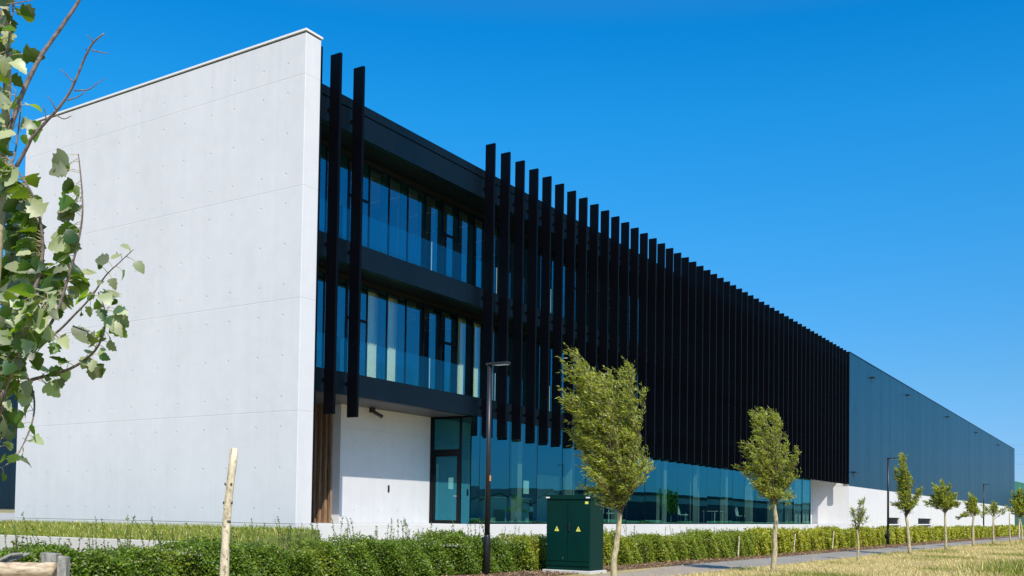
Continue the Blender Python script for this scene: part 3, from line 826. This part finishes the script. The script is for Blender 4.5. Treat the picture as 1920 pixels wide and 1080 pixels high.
# ---------------------------------------------------------------- hedge
HK = [(-16.0, -7.4), (-3.0, -8.25), (3.0, -8.72), (12.0, -9.15), (32.0, -8.95), (75.0, -9.5), (180.0, -11.2)]
def hy(x): return np.interp(x, [k[0] for k in HK], [k[1] for k in HK])
def hfall(x): return np.interp(x, [-16, -11.6, -9.4, -8.4], [0.92, 0.86, 0.92, 1.0])
def hedge(name, x0, x1, dens, L, W, mat, label, seed, hgt=0.76, dep=0.9, sprout=0, sph=0.5, other=None):
    rs = np.random.RandomState(seed)
    root = empty(name, ((x0 + x1) / 2, float(hy((x0 + x1) / 2)) + 0.4, 0), label, 'hedge', 'hedge along the path')
    n = int((x1 - x0) * dens)
    x = rs.uniform(x0, x1, n)
    # place on / near the skin of a lumpy box
    s = rs.rand(n)
    lump = 0.06 * np.sin(x * 0.83 + seed * 2) + 0.07 * np.sin(x * 2.1 + seed) + 0.05 * np.sin(x * 5.3 + 1) + 0.04 * np.sin(x * 11.7 + 2)
    top = (hgt + lump + 0.03 * np.sin(x * 23)) * hfall(x)
    z = np.where(s < 0.58, rs.uniform(0.04, 1.0, n) * top, top * (1 - 0.10 * rs.rand(n) ** 2))
    dpt = np.where(s < 0.58, np.abs(rs.normal(0, 0.07, n)), rs.uniform(0, dep, n))
    front = hy(x) + 0.10 * np.sin(x * 3.1 + z * 4) * 0.7 + 0.06 * np.sin(x * 9 + z * 7) + 0.10 * (z / hgt - 0.5) ** 2
    y = front + dpt
    z = z + rs.normal(0, 0.03, n)
    pos = np.stack([x, y, z], 1)
    d = unit(rs.normal(0, 1, (n, 3)) + np.array([0, -0.5, 0.35])); nrm = rs.normal(0, 0.8, (n, 3)) + np.array([-0.3, -0.9, 0.9])
    Ls = L * rs.uniform(0.6, 1.35, n); Ws = W * rs.uniform(0.7, 1.3, n)
    allp, alld, alln, allL, allW = [pos], [d], [nrm], [Ls], [Ws]
    tw = MB()
    # inner twigs
    for k in range(int((x1 - x0) * 7)):
        xx = rs.uniform(x0, x1); yy = hy(xx) + rs.uniform(0.12, 0.5)
        hh = hgt * rs.uniform(0.6, 1.0)
        tw.tube([(xx, yy, 0), (xx + rs.normal(0, .08), yy + rs.normal(0, .06), hh * 0.5), (xx + rs.normal(0, .14), yy + rs.normal(0, .1), hh)], [0.010, 0.008, 0.004], 4, cap=False)
    for k in range(sprout):
        xx = rs.uniform(x0, x1); yy = hy(xx) + rs.uniform(0.1, dep)
        h2 = hgt + sph * rs.uniform(0.15, 1.0) ** 1.6
        lean = rs.normal(-0.06, 0.07) * (h2 - hgt) * 3
        b_ = bez(np.array([xx, yy, hgt * 0.6]), np.array([xx, yy, (hgt + h2) / 2]), np.array([xx + lean, yy + rs.normal(0, 0.05), h2]), 9)
        tw.tube(list(b_), list(np.linspace(0.005, 0.002, 9)), 4, cap=False)
        m = max(8, int((h2 - hgt * 0.6) * 62))
        t = rs.uniform(0.25, 8, m).clip(0, 7.99); i = t.astype(int); fr = (t - i)[:, None]
        allp.append(b_[i] * (1 - fr) + b_[i + 1] * fr)
        alld.append(unit(rs.normal(0, 1, (m, 3)) + np.array([0, 0, 0.3]))); alln.append(rs.normal(0, 1, (m, 3)) + np.array([0, -0.3, 0.8]))
        allL.append(0.038 * rs.uniform(0.6, 1.2, m)); allW.append(0.021 * rs.uniform(0.7, 1.2, m))
    v, f = leaf_quads(np.concatenate(allp), np.concatenate(alld), np.concatenate(alln), np.concatenate(allL), np.concatenate(allW))
    q_ = v[f[:, 0]]
    pn = np.sin(q_[:, 0] * 1.9 + seed) + np.sin(q_[:, 0] * 4.7 + q_[:, 2] * 5 + 2) + 0.8 * np.sin(q_[:, 0] * 0.6) + rs.normal(0, 0.9, len(q_))
    other = other or M['hedge_mid']
    cr = mesh_np('foliage', v, f, [mat, other], root, False, (pn > 1.75).astype(int))
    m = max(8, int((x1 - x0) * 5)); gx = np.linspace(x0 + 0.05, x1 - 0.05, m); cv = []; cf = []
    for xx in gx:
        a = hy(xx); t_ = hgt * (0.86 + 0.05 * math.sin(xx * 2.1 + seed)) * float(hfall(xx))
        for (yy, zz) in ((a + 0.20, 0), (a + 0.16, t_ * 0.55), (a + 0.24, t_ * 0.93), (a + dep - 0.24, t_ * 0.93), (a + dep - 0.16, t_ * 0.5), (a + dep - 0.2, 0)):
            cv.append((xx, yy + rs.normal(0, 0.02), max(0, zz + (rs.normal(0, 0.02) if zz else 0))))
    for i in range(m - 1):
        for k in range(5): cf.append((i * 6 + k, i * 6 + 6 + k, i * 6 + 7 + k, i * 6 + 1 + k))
    mesh_np('shade_core', np.array(cv), np.array(cf), M['hedge_in'], root, True)  # added core closing the gaps, its dark colour stands for inner shade
    tw.build('twigs', M['twig'], root)
    return root
hedge('hedge', -16.0, -1.4, 5600, 0.045, 0.030, M['hedge'], 'near lush green hedge with wild sprouts below the white gable wall', 21, 0.68, 0.95, 260, 0.52)
hedge('hedge', -1.3, 12.0, 3900, 0.050, 0.031, M['hedge_mid'], 'hedge of yellowish green leaves between the green cabinet and the sapling', 22, 0.69, 0.8, 90, 0.35, M['hedge_far'])
hedge('hedge', 12.1, 32.0, 1700, 0.075, 0.05, M['hedge_far'], 'bright clipped hedge running up to the second lamp post', 23, 0.74, 0.8, 50, 0.3)
hedge('hedge', 33.0, 72.0, 620, 0.12, 0.08, M['hedge_far'], 'distant hedge between the second and third lamp posts', 24, 0.74, 0.8, 30, 0.3)
hedge('hedge', 73.5, 170.0, 200, 0.20, 0.14, M['hedge_far'], 'farthest hedge beyond the third lamp post', 25, 0.72, 0.8, 0)
# dead leaves lying on the bed and the path edge
n = 14000
x = rs.uniform(-12, 60, n) ; y = path_up(x) + rs.uniform(-0.15, 1.2, n) - rs.exponential(0.1, n) * (rs.rand(n) < 0.2)
p = np.stack([x, y, rs.uniform(0.014, 0.045, n)], 1)
v, f = leaf_quads(p, np.stack([rs.normal(0, 1, n), rs.normal(0, 1, n), rs.normal(0, .25, n)], 1), np.stack([rs.normal(0, .5, n), rs.normal(0, .5, n), np.ones(n)], 1), rs.uniform(0.03, 0.08, n), rs.uniform(0.02, 0.05, n))
tag(mesh_np('leaf_litter', v, f, M['litter']), kind='stuff')

# ---------------------------------------------------------------- lamp posts
def lamp(x, y, h, label, proto=None):
    if proto is None:
        r = empty('street_lamp', (x, y, 0), label, 'street lamp', 'street lamps along the path')
        b = MB(); b.tube([(x, y, 0), (x, y, 0.80), (x, y, 0.82), (x, y, 0.84)], [0.072, 0.070, 0.066, 0.056], 18); b.build('base_sleeve', M['pole'], r, True)
        b = MB(); b.tube([(x, y, 0.83), (x, y, h - 0.01)], [0.057, 0.049], 18); b.build('pole', M['pole'], r, True)
        b = MB(); b.box(x - 0.070, y - 0.50, h - 0.020, x + 0.070, y + 0.065, h + 0.035); hd = b.build('lamp_head', M['pole'], r, bevel=0.02)
        b = MB(); b.box(x - 0.050, y - 0.47, h - 0.030, x + 0.050, y - 0.16, h - 0.016); b.build('diffuser', M['steel'], hd)
        b = MB(); b.box(x - 0.030, y - 0.0735, 0.35, x + 0.030, y - 0.062, 0.62); b.build('service_door', M['black'], r)
        b = MB(); b.box(x - 0.02, y - 0.060, 1.98, x + 0.02, y - 0.050, 2.10); b.build('sticker', M['orange'], r)
        return r
    r = proto.copy(); col.objects.link(r); r.location = (x, y, 0); r['label'] = label
    for ch in list(proto.children):
        c = ch.copy(); col.objects.link(c); c.parent = r; c.matrix_parent_inverse = ch.matrix_parent_inverse.copy()
        for g in list(ch.children):
            d = g.copy(); col.objects.link(d); d.parent = c
    return r
bpy.context.view_layer.update()
L1 = lamp(-2.72, -8.40, 4.46, 'black street lamp standing before the near hedge left of the green cabinet')
lamp(32.4, -9.08, 4.3, 'black street lamp beside the slender willow and first slot window', L1)
lamp(70.9, -8.70, 4.3, 'farthest black street lamp near the end of the hall', L1)

# ---------------------------------------------------------------- green electrical cabinet
cx0, cy0 = -1.00, -9.94                      # near right corner of the body, at the front face
CB = empty('electrical_cabinet', (-0.7, -9.4, 0), 'dark green electrical cabinet with two doors and warning triangles on a concrete base', 'cabinet')
DX, DY, Z0, Z1 = 0.62, 1.115, 0.065, 1.73
xf, xb_ = cx0, cx0 + DX
yn, yf = cy0, cy0 + DY
b = MB(); b.box(xf - 0.07, yn - 0.06, -0.1, xb_ + 0.07, yf + 0.06, Z0); b.build('concrete_base', M['kerbcon'], CB, bevel=0.012)
b = MB(); b.box(xf, yn, Z0, xb_, yf, Z1 - 0.10); b.build('body', M['green_metal'], CB, bevel=0.006)
b = MB(); b.hexa([(xf - 0.035, yn - 0.03, Z1 - 0.10), (xb_ + 0.03, yn - 0.03, Z1 - 0.10), (xb_ + 0.03, yf + 0.03, Z1 - 0.10), (xf - 0.035, yf + 0.03, Z1 - 0.10),
              (xf - 0.035, yn - 0.03, Z1), (xb_ + 0.03, yn - 0.03, Z1 - 0.03), (xb_ + 0.03, yf + 0.03, Z1 - 0.03), (xf - 0.035, yf + 0.03, Z1)])
rf = b.build('roof_cap', M['green_metal'], CB, bevel=0.006)
b = MB()
for y in (yn - 0.005, yf - 0.095): b.box(xf - 0.040, y, Z1 - 0.075, xf - 0.034, y + 0.10, Z1 - 0.045)
b.build('corner_label', M['white'], rf)
b = MB(); b.tube([(xf + 0.03, yn + 0.02, Z1 - 0.01), (xf + 0.03, yn + 0.02, Z1 + 0.05)], [0.012, 0.012], 8); b.tube([(xf + 0.03, yn + 0.02, Z1 + 0.045), (xf + 0.03, yn + 0.02, Z1 + 0.075)], [0.022, 0.016], 8); b.build('lifting_eye', M['steel'], rf)
ym = (yn + yf) / 2 + 0.01
doors = []
for (ya, yb) in ((yn + 0.015, ym - 0.006), (ym + 0.006, yf - 0.015)):
    b = MB(); b.box(xf - 0.016, ya, Z0 + 0.20, xf - 0.002, yb, Z1 - 0.125); d = b.build('door', M['green_metal'], CB, bevel=0.004); doors.append(d)
    yc = (ya + yb) / 2; zc = Z0 + 0.86
    s = 0.060
    t = MB(); t.poly([(xf - 0.0185, yc - s, zc), (xf - 0.0185, yc, zc + 0.115), (xf - 0.0185, yc + s, zc)][::-1])
    t.poly([(xf - 0.0175, yc - s - .008, zc - .005), (xf - 0.0175, yc, zc + 0.128), (xf - 0.0175, yc + s + .008, zc - .005)][::-1], 1)
    X_ = xf - 0.0195
    t.poly([(X_, yc + 0.006, zc + 0.080), (X_, yc + 0.014, zc + 0.045), (X_, yc + 0.002, zc + 0.048), (X_, yc + 0.004, zc + 0.018), (X_, yc - 0.012, zc + 0.058), (X_, yc - 0.001, zc + 0.055)], 1)
    t.build('warning_triangle', [M['yellow'], M['black']], d)
b = MB(); b.box(xf - 0.0195, yn + 0.045, Z1 - 0.20, xf - 0.0165, yn + 0.125, Z1 - 0.145); b.build('yellow_label', M['yellow'], doors[0])
b = MB(); b.box(xf - 0.045, ym - 0.075, Z0 + 0.86, xf - 0.017, ym - 0.040, Z0 + 1.05); b.build('handle', M['black'], doors[0], bevel=0.006)
b = MB(); b.box(xf - 0.018, yn + 0.005, Z0 + 0.095, xf - 0.003, yf - 0.005, Z0 + 0.185); b.build('kick_panel', M['green_metal'], CB, bevel=0.004)
b = MB(); b.box(xf - 0.024, ym + 0.10, Z0 + 0.24, xf - 0.0165, ym + 0.112, Z0 + 0.29); b.build('door_stay', M['steel'], doors[1])

# ---------------------------------------------------------------- stakes, logs
rng = random.Random(9)
def stake(p0, p1, r, label, name='wooden_stake', knots=0, bend=0.0, mat='bark_pale', n=12):
    p0 = np.array(p0); p1 = np.array(p1)
    pts = [p0 + (p1 - p0) * i / n + UH * (bend * math.sin(i / n * math.pi * 2.2)) for i in range(n + 1)]
    b = MB(); b.tube(pts, [r * (1.12 - 0.3 * i / n) * rng.uniform(0.93, 1.07) for i in range(n + 1)], 9, rng=rng, rough=0.07)
    for k in range(knots):
        t = rng.uniform(0.35, 0.97); p = p0 + (p1 - p0) * t; i = int(t * n); p = pts[i]
        a = rng.uniform(0, 6.28); d = UH * math.cos(a) - DH * math.sin(a) * 0.8
        b.tube([p + d * r * 0.5, p + d * r * 1.02 + np.array([0, 0, 0.010]), p + d * r * 1.12 + np.array([0, 0, 0.022])], [0.011, 0.009, 0.004], 6, mi=1)
    o = b.build(name, [M[mat], M['twig']], None, True)
    return tag(o, label, 'stake', 'wooden stakes')
s_top = at(438, 840, 7.6); s_bot = at(420, 1080, 7.6); s_bot = s_bot + (s_bot - s_top) * (s_bot[2] / (s_top[2] - s_bot[2]))
stake(s_bot, s_top, 0.036, 'tall knotty peeled stake rising in front of the white gable wall', knots=12, bend=0.012)
for (px, py, pz, q, lb) in ((1488, 945, 0.72, (0.06, 0), 'thin leaning stake in hedge left of the sapling, nearer one'), (1560, 900, 0.78, (0.08, 0), 'thin leaning stake in hedge just left of the sapling'),
                        (1384, 0, 0.70, (0.03, 0), 'thin stake in hedge left of the second willow'), (1911, 0, 1.7, (0.0, 0), 'tall pale stake beside the farthest willow')):
    p = on(px, 1045 if px < 1600 else 1012, 'z', 0.0)
    if px < 1600:
        y = float(hy(p[0])) - 0.06; p = np.array([on(px, 1040, 'y', y)[0], y, 0.0])
    stake(p, p + np.array([UH[0] * q[0], UH[1] * q[0], pz]), 0.022 if px < 1600 else 0.05, lb, n=6)
# log barrier at lower left
a0 = at(-40, 1068, 10.5); a1 = at(103, 1068, 10.5)
b = MB(); n_ = 14
pts = [a0 + (a1 - a0) * i / n_ + np.array([0, 0, 0.004 * math.sin(i * 2.1)]) for i in range(n_ + 1)]
b.tube(pts, [0.078 * rng.uniform(0.985, 1.015) for _ in pts], 16, rng=rng, rough=0.012)
tag(b.build('log', M['log'], None, True), 'pale barkless log lying across posts at the lower left', 'log')
for dx, dz, lb in ((-0.05, -0.165, 'second pale log lying under the topmost log'),):
    pts2 = [p + np.array([0, 0, dz]) + UH * dx for p in pts]
    b = MB(); b.tube(pts2, [0.082 * rng.uniform(0.96, 1.04) for _ in pts], 14, rng=rng, rough=0.035)
    tag(b.build('log', M['log'], None, True), lb, 'log')
def post(px0, px1, py, d, lb, deep=0.14):
    q0, q1 = at(px0, py, d), at(px1, py, d); h = q0[2]; wv = q1 - q0; wv[2] = 0; dv = DH * deep
    b = MB(); A = np.array([q0[0], q0[1], 0.0])
    z = np.array([0, 0, h])
    b.hexa([A, A + wv, A + wv + dv, A + dv, A + z, A + wv + z * 0.985, A + wv + dv + z * 0.985, A + dv + z])
    return tag(b.build('wooden_post', M['grey_wood'], bevel=0.01), lb, 'post', 'short wooden posts')
post(75, 105, 1036, 10.9, 'short greenish grey square post behind the topmost log')
post(107, 124, 1042, 10.45, 'short brown post at the right end of the topmost log', 0.1)
for i, (q, r, lb) in enumerate((([(-30, 1062), (5, 1048), (22, 1040), (42, 1038)], 0.024, 'grey crooked branch lying behind the topmost log, left one'),
                                ([(-5, 1060), (30, 1047), (48, 1040), (56, 1038)], 0.026, 'grey broken branch leaning behind the topmost log, right one'))):
    b = MB(); b.tube([at(px, py, 10.75 + 0.05 * i) for px, py in q], [r, r * 0.95, r * 0.8, r * 0.5], 8, rng=rng, rough=0.15)
    tag(b.build('dead_branch', M['grey_wood'], None, True), lb, 'branch', 'dead branches behind the log')

# ---------------------------------------------------------------- white poplar at the left edge
PD = 3.8
rp = np.random.RandomState(31)
foot = at(-75, 1080, PD); foot[2] = 0
WP = empty('white_poplar', foot, 'white poplar with lobed leaves and bare twigs at the left edge close by', 'tree')
def pl(pts, d0=PD, d1=None):
    d1 = d1 if d1 is not None else d0
    n = len(pts)
    return [at(p[0], p[1], d0 + (d1 - d0) * i / max(1, n - 1)) for i, p in enumerate(pts)]
def smooth(pts, k=4):
    pts = np.array(pts); out = []
    n = len(pts)
    for i in range(n - 1):
        p0, p1, p2, p3 = pts[max(i - 1, 0)], pts[i], pts[i + 1], pts[min(i + 2, n - 1)]
        for s in range(k):
            t = s / k
            out.append(0.5 * ((2 * p1) + (-p0 + p2) * t + (2 * p0 - 5 * p1 + 4 * p2 - p3) * t * t + (-p0 + 3 * p1 - 3 * p2 + p3) * t ** 3))
    out.append(pts[-1]); return out
tr = MB()
tp = smooth([foot] + pl([(-68, 1000), (-42, 800), (-16, 600), (-2, 430), (5, 320), (10, 230), (14, 130), (10, 20), (12, -120), (20, -320)]))
tr.tube(tp, list(np.linspace(0.024, 0.010, len(tp))), 10, rng=rng, rough=0.04)
tr.build('trunk', M['bark'], WP, True)
brs = MB()
def br(pts, r0, r1, d0=PD, d1=None, n=6):
    q = smooth(pl(pts, d0, d1)); brs.tube(q, list(np.linspace(r0, r1, len(q))), n, cap=True, rng=rng, rough=0.05); return np.array(q)
bA = br([(12, 262), (28, 215), (45, 168), (75, 108), (97, 76), (125, 36), (150, -4), (165, -60)], 0.0095, 0.0055)
br([(12, 345), (35, 305), (52, 274), (61, 257), (90, 224), (108, 205), (130, 174), (146, 140), (160, 106), (175, 80), (195, 63)], 0.0075, 0.0028, PD, PD - 0.2)
for t in ([(140, 156), (126, 142), (113, 129)], [(140, 170), (165, 168), (180, 158), (196, 147)], [(127, 188), (148, 181), (161, 171)], [(87, 228), (85, 213), (81, 198)],
          [(106, 207), (98, 192), (89, 180)], [(106, 216), (120, 223), (134, 217)], [(172, 94), (188, 98), (204, 100)], [(175, 80), (170, 72), (163, 66)], [(165, 100), (161, 90)], [(63, 250), (66, 244), (70, 247)],
          [(12, 8), (40, 4), (62, 0)], [(222, 480), (218, 472)]):
    br(t, 0.003, 0.0012, PD - 0.12, PD - 0.15, 5)
shoots = []
shoots.append((br([(35, 690), (70, 640), (105, 590), (128, 520), (145, 460), (154, 410), (154, 360), (147, 288)], 0.007, 0.002, PD, PD - 0.15), 0.28, 36, 0.078))
shoots.append((br([(0, 760), (30, 640), (60, 560), (78, 490), (80, 450), (70, 390), (50, 345), (12, 292)], 0.009, 0.003, PD, PD - 0.1), 0.04, 100, 0.078))
shoots.append((br([(-5, 720), (30, 725), (60, 712), (95, 703), (130, 692), (160, 674), (182, 652), (196, 618), (196, 580), (184, 548)], 0.008, 0.002, PD, PD - 0.3), 0.18, 40, 0.068))
shoots.append((br([(60, 660), (110, 620), (140, 590), (170, 558), (198, 517), (222, 494), (250, 468)], 0.005, 0.0012, PD - 0.1, PD - 0.4), 0.40, 11, 0.055))
shoots.append((br([(45, 690), (63, 740), (62, 785), (45, 830), (25, 862), (-5, 880)], 0.004, 0.0015, PD - 0.1, PD - 0.3), 0.15, 13, 0.058))
shoots.append((br([(0, 700), (40, 610), (70, 560), (110, 535), (150, 520)], 0.006, 0.002, PD + 0.1, PD + 0.3), 0.05, 84, 0.082))
shoots.append((br([(-3, 640), (20, 560), (40, 500), (45, 440), (30, 380)], 0.006, 0.002, PD + 0.2, PD + 0.2), 0.05, 84, 0.082))
shoots.append((br([(-5, 800), (15, 720), (40, 650), (60, 600), (95, 560)], 0.006, 0.002, PD - 0.2, PD - 0.4), 0.05, 70, 0.080))
shoots.append((br([(12, 262), (22, 230), (28, 190), (30, 170)], 0.004, 0.002, PD - 0.05), 0.0, 9, 0.085))
shoots.append((br([(12, 130), (18, 60), (24, 20), (28, -30)], 0.004, 0.002, PD - 0.05), 0.0, 18, 0.085))
shoots.append((br([(-5, 150), (-8, 100), (0, 50), (5, 10)], 0.004, 0.002, PD + 0.1), 0.0, 16, 0.085))
shoots.append((br([(5, 330), (25, 300), (35, 240), (40, 190)], 0.004, 0.002, PD - 0.05), 0.0, 12, 0.075))
shoots.append((br([(-20, 760), (5, 790), (2, 820), (-10, 850)], 0.004, 0.002, PD - 0.2), 0.0, 10, 0.055))
shoots.append((br([(-10, 560), (30, 590), (75, 600), (115, 640)], 0.005, 0.002, PD - 0.1, PD - 0.2), 0.0, 34, 0.08))
shoots.append((br([(-10, 480), (25, 500), (60, 530), (90, 500)], 0.005, 0.002, PD + 0.15, PD + 0.1), 0.0, 34, 0.08))
shoots.append((br([(-20, 640), (10, 660), (30, 690), (35, 720)], 0.004, 0.002, PD - 0.2), 0.0, 16, 0.075))
# lobed leaf outline (along the midrib, half width), bent and folded
OUT = [(0.0, 0.03), (0.01, 0.24), (0.10, 0.40), (0.18, 0.52), (0.27, 0.47), (0.34, 0.40), (0.44, 0.43), (0.52, 0.46), (0.60, 0.36), (0.68, 0.29), (0.78, 0.27), (0.85, 0.17), (0.93, 0.11), (1.0, 0.0)]
def poplar_leaf(b, p, d, nrm, L):
    d = d / np.linalg.norm(d); s = np.cross(d, nrm); s /= np.linalg.norm(s); nn = np.cross(s, d)
    fold = rp.uniform(0.05, 0.45); curl = rp.uniform(-0.1, 0.45); wv = rp.uniform(-0.08, 0.08); wid = rp.uniform(0.78, 1.05)
    tw = rp.normal(0, 0.3)
    mid, le, ri = [], [], []
    for i, (u, h) in enumerate(OUT):
        jit = 1 + rp.uniform(-0.16, 0.16)
        z0 = -curl * u * u
        for lst, sg in ((le, 1), (ri, -1)):
            hh = h * wid * jit
            lst.append(p + L * (d * u + s * sg * hh + nn * (z0 + fold * hh + sg * (wv + tw * u * 0.5) * hh)))
        mid.append(p + L * (d * u + nn * z0))
    n = len(b.v)
    k = len(OUT)
    b.v += [tuple(q) for q in mid] + [tuple(q) for q in le] + [tuple(q) for q in ri]
    for i in range(k - 1):
        if i < k - 2:
            b.f.append((n + i, n + i + 1, n + k + i + 1, n + k + i)); b.f.append((n + i, n + 2 * k + i, n + 2 * k + i + 1, n + i + 1)); b.m += [0, 0]
        else:
            b.f.append((n + i, n + i + 1, n + k + i)); b.f.append((n + i, n + 2 * k + i, n + i + 1)); b.m += [0, 0]
lv = MB(); st = MB()
for si, (path, t0, cnt, L) in enumerate(shoots):
    cnt = int(cnt * 1.15)
    side = {0: 1.0, 1: 1.0, 2: -0.25, 3: 0.0, 4: 0.3}.get(si, 0.25)       # leaves of the upright shoots are blown to the left
    for c_ in range(cnt):
        t = t0 + (1 - t0) * (c_ + rp.uniform(0, 1)) / cnt
        i = min(len(path) - 2, int(t * (len(path) - 1))); p = path[i] + (path[i + 1] - path[i]) * (t * (len(path) - 1) - i)
        sp = 0.30 if side == 1.0 else 0.65
        out = -UH * side * rp.uniform(0.5, 1.1) + rp.normal(0, 1, 3) * sp + np.array([0, 0, rp.uniform(-0.35, 0.25)])
        out /= np.linalg.norm(out)
        pet = L * rp.uniform(0.30, 0.65)
        q = p + out * pet
        st.tube([p, p + out * pet * 0.6 + np.array([0, 0, 0.003]), q], [0.0013, 0.0010, 0.0009], 4, cap=False)
        d = out * 0.9 - UH * rp.uniform(0, 0.6) + rp.normal(0, 0.30, 3) + np.array([0, 0, -0.45])
        nm = (np.array([0, 0, 0.5]) - DH * rp.uniform(0.3, 1.2) if rp.rand() < 0.64 else np.array([0, 0, 0.7]) + DH * rp.uniform(0.3, 1.1)) + rp.normal(0, 0.42, 3)
        poplar_leaf(lv, q, d, nm, L * rp.uniform(0.50, 1.05))
n0 = len(lv.v)
lv.v += st.v; lv.f += [tuple(i + n0 for i in q) for q in st.f]; lv.m += [1] * len(st.f)
lv.build('crown', [M['poplar'], M['bark']], WP, True)
brs.build('branches', M['poplar_twig'], WP, True)

# ---------------------------------------------------------------- far things
b = MB(); bb = MB()
GS = empty('green_shed', (230, 5, 0), 'distant green roofed shed beyond the far end of the hall', 'shed')
gm = simple('green_sheet', (0.05, 0.22, 0.15), 0.6, 0, 0.15, 0.3)
b.hexa([(222, -12, 0), (262, -12, 0), (262, 30, 0), (222, 30, 0), (222, -12, 6.2), (262, -12, 6.2), (262, 30, 6.2), (222, 30, 6.2)]); b.build('wall', simple('shed_wall', (0.04, 0.13, 0.10), 0.7, 0, 0.1, 0.3), GS)
bb.hexa([(221, -12.5, 6.202), (263, -12.5, 6.202), (263, 30.5, 6.202), (221, 30.5, 6.202), (221, 8, 11.5), (263, 8, 11.5), (263, 10, 11.5), (221, 10, 11.5)]); bb.build('roof', gm, GS)
# buildings across the road, behind the viewer; the ground floor glass mirrors them
pale = simple('pale_sheet', (0.46, 0.45, 0.42), 0.7, 0, 0.08, 0.2); rooff = simple('dark_roof', (0.05, 0.045, 0.045), 0.8, 0, 0.2, 0.3)
def gabled(x0, x1, eave, ridge, y0, y1, label):
    r = empty('gabled_warehouse', ((x0 + x1) / 2, (y0 + y1) / 2, 0), label, 'warehouse', 'warehouses across the road')
    xm = (x0 + x1) / 2
    b = MB(); v = [(x0, y1, 0), (x1, y1, 0), (x1, y1, eave), (xm, y1, ridge), (x0, y1, eave)]
    b.poly(v[::-1]); b.poly([(q[0], y0, q[2]) for q in v])
    b.poly([(x0, y0, 0), (x0, y1, 0), (x0, y1, eave), (x0, y0, eave)]); b.poly([(x1, y1, 0), (x1, y0, 0), (x1, y0, eave), (x1, y1, eave)])
    wl = b.build('wall', pale, r)
    b = MB(); o_ = 0.5
    b.hexa([(x0 - o_, y0 - o_, eave), (xm, y0 - o_, ridge + .05), (xm, y1 + o_, ridge + .05), (x0 - o_, y1 + o_, eave), (x0 - o_, y0 - o_, eave + .3), (xm, y0 - o_, ridge + .4), (xm, y1 + o_, ridge + .4), (x0 - o_, y1 + o_, eave + .3)])
    b.hexa([(xm, y0 - o_, ridge + .05), (x1 + o_, y0 - o_, eave), (x1 + o_, y1 + o_, eave), (xm, y1 + o_, ridge + .05), (xm, y0 - o_, ridge + .4), (x1 + o_, y0 - o_, eave + .3), (x1 + o_, y1 + o_, eave + .3), (xm, y0 - o_, ridge + .4)])
    b.build('roof', rooff, r)
    b = MB(); b.box(xm - 3, y1 + 0.01, 0, xm + 3, y1 + 0.1, 3.4); b.build('gate', M['dark'], r)
gabled(208, 235, 4.8, 8.2, -190, -140, 'pale gabled warehouse across the road, lower one mirrored in the glass')
gabled(237, 266, 5.2, 10.2, -190, -140, 'pale gabled warehouse across the road, taller one mirrored in the glass')
LWH = empty('flat_warehouse', (410, -160, 0), 'long dark warehouse with pale roof band mirrored in the ground floor glass', 'warehouse')
b = MB(); b.box(272, -190, 0, 560, -140, 7.0); b.build('wall', simple('dark_sheet', (0.05, 0.052, 0.06), 0.7, 0, 0.15, 0.1), LWH)
b = MB(); b.box(271.5, -190.5, 7.002, 560.5, -139.5, 9.4); b.build('roof_band', pale, LWH)
b = MB(); b.box(271, -191, 9.402, 561, -139, 10.6); b.build('roof', rooff, LWH)
hb = MB()
rr = random.Random(3)
xx = 150
while xx < 900:
    wd_ = rr.uniform(8, 22); hb.tube([(xx, -230, 0), (xx, -230, 3), (xx, -230, 8 + rr.uniform(0, 4)), (xx, -230, 12 + rr.uniform(-2, 3))], [wd_ * 0.9, wd_, wd_ * 0.8, wd_ * 0.2], 9, rng=rr, rough=0.2); xx += wd_ * 1.1
tag(hb.build('far_trees', M['hedge']), kind='stuff')
# overhead power lines far right
b = MB()
for k, z in enumerate((30, 26.5, 23)):
    A = np.array([330, -60, z]); B2 = np.array([420, 120, z + 3])
    pts = [A + (B2 - A) * i / 16 - np.array([0, 0, 2.2 * math.sin(math.pi * i / 16)]) for i in range(17)]
    b = MB(); b.tube(pts, 0.016, 4)
    tag(b.build('power_line', M['black']), 'thin overhead power cable in the sky right of the hall, %s' % ('topmost', 'middle one', 'lowest')[k], 'cable', 'overhead power cables')
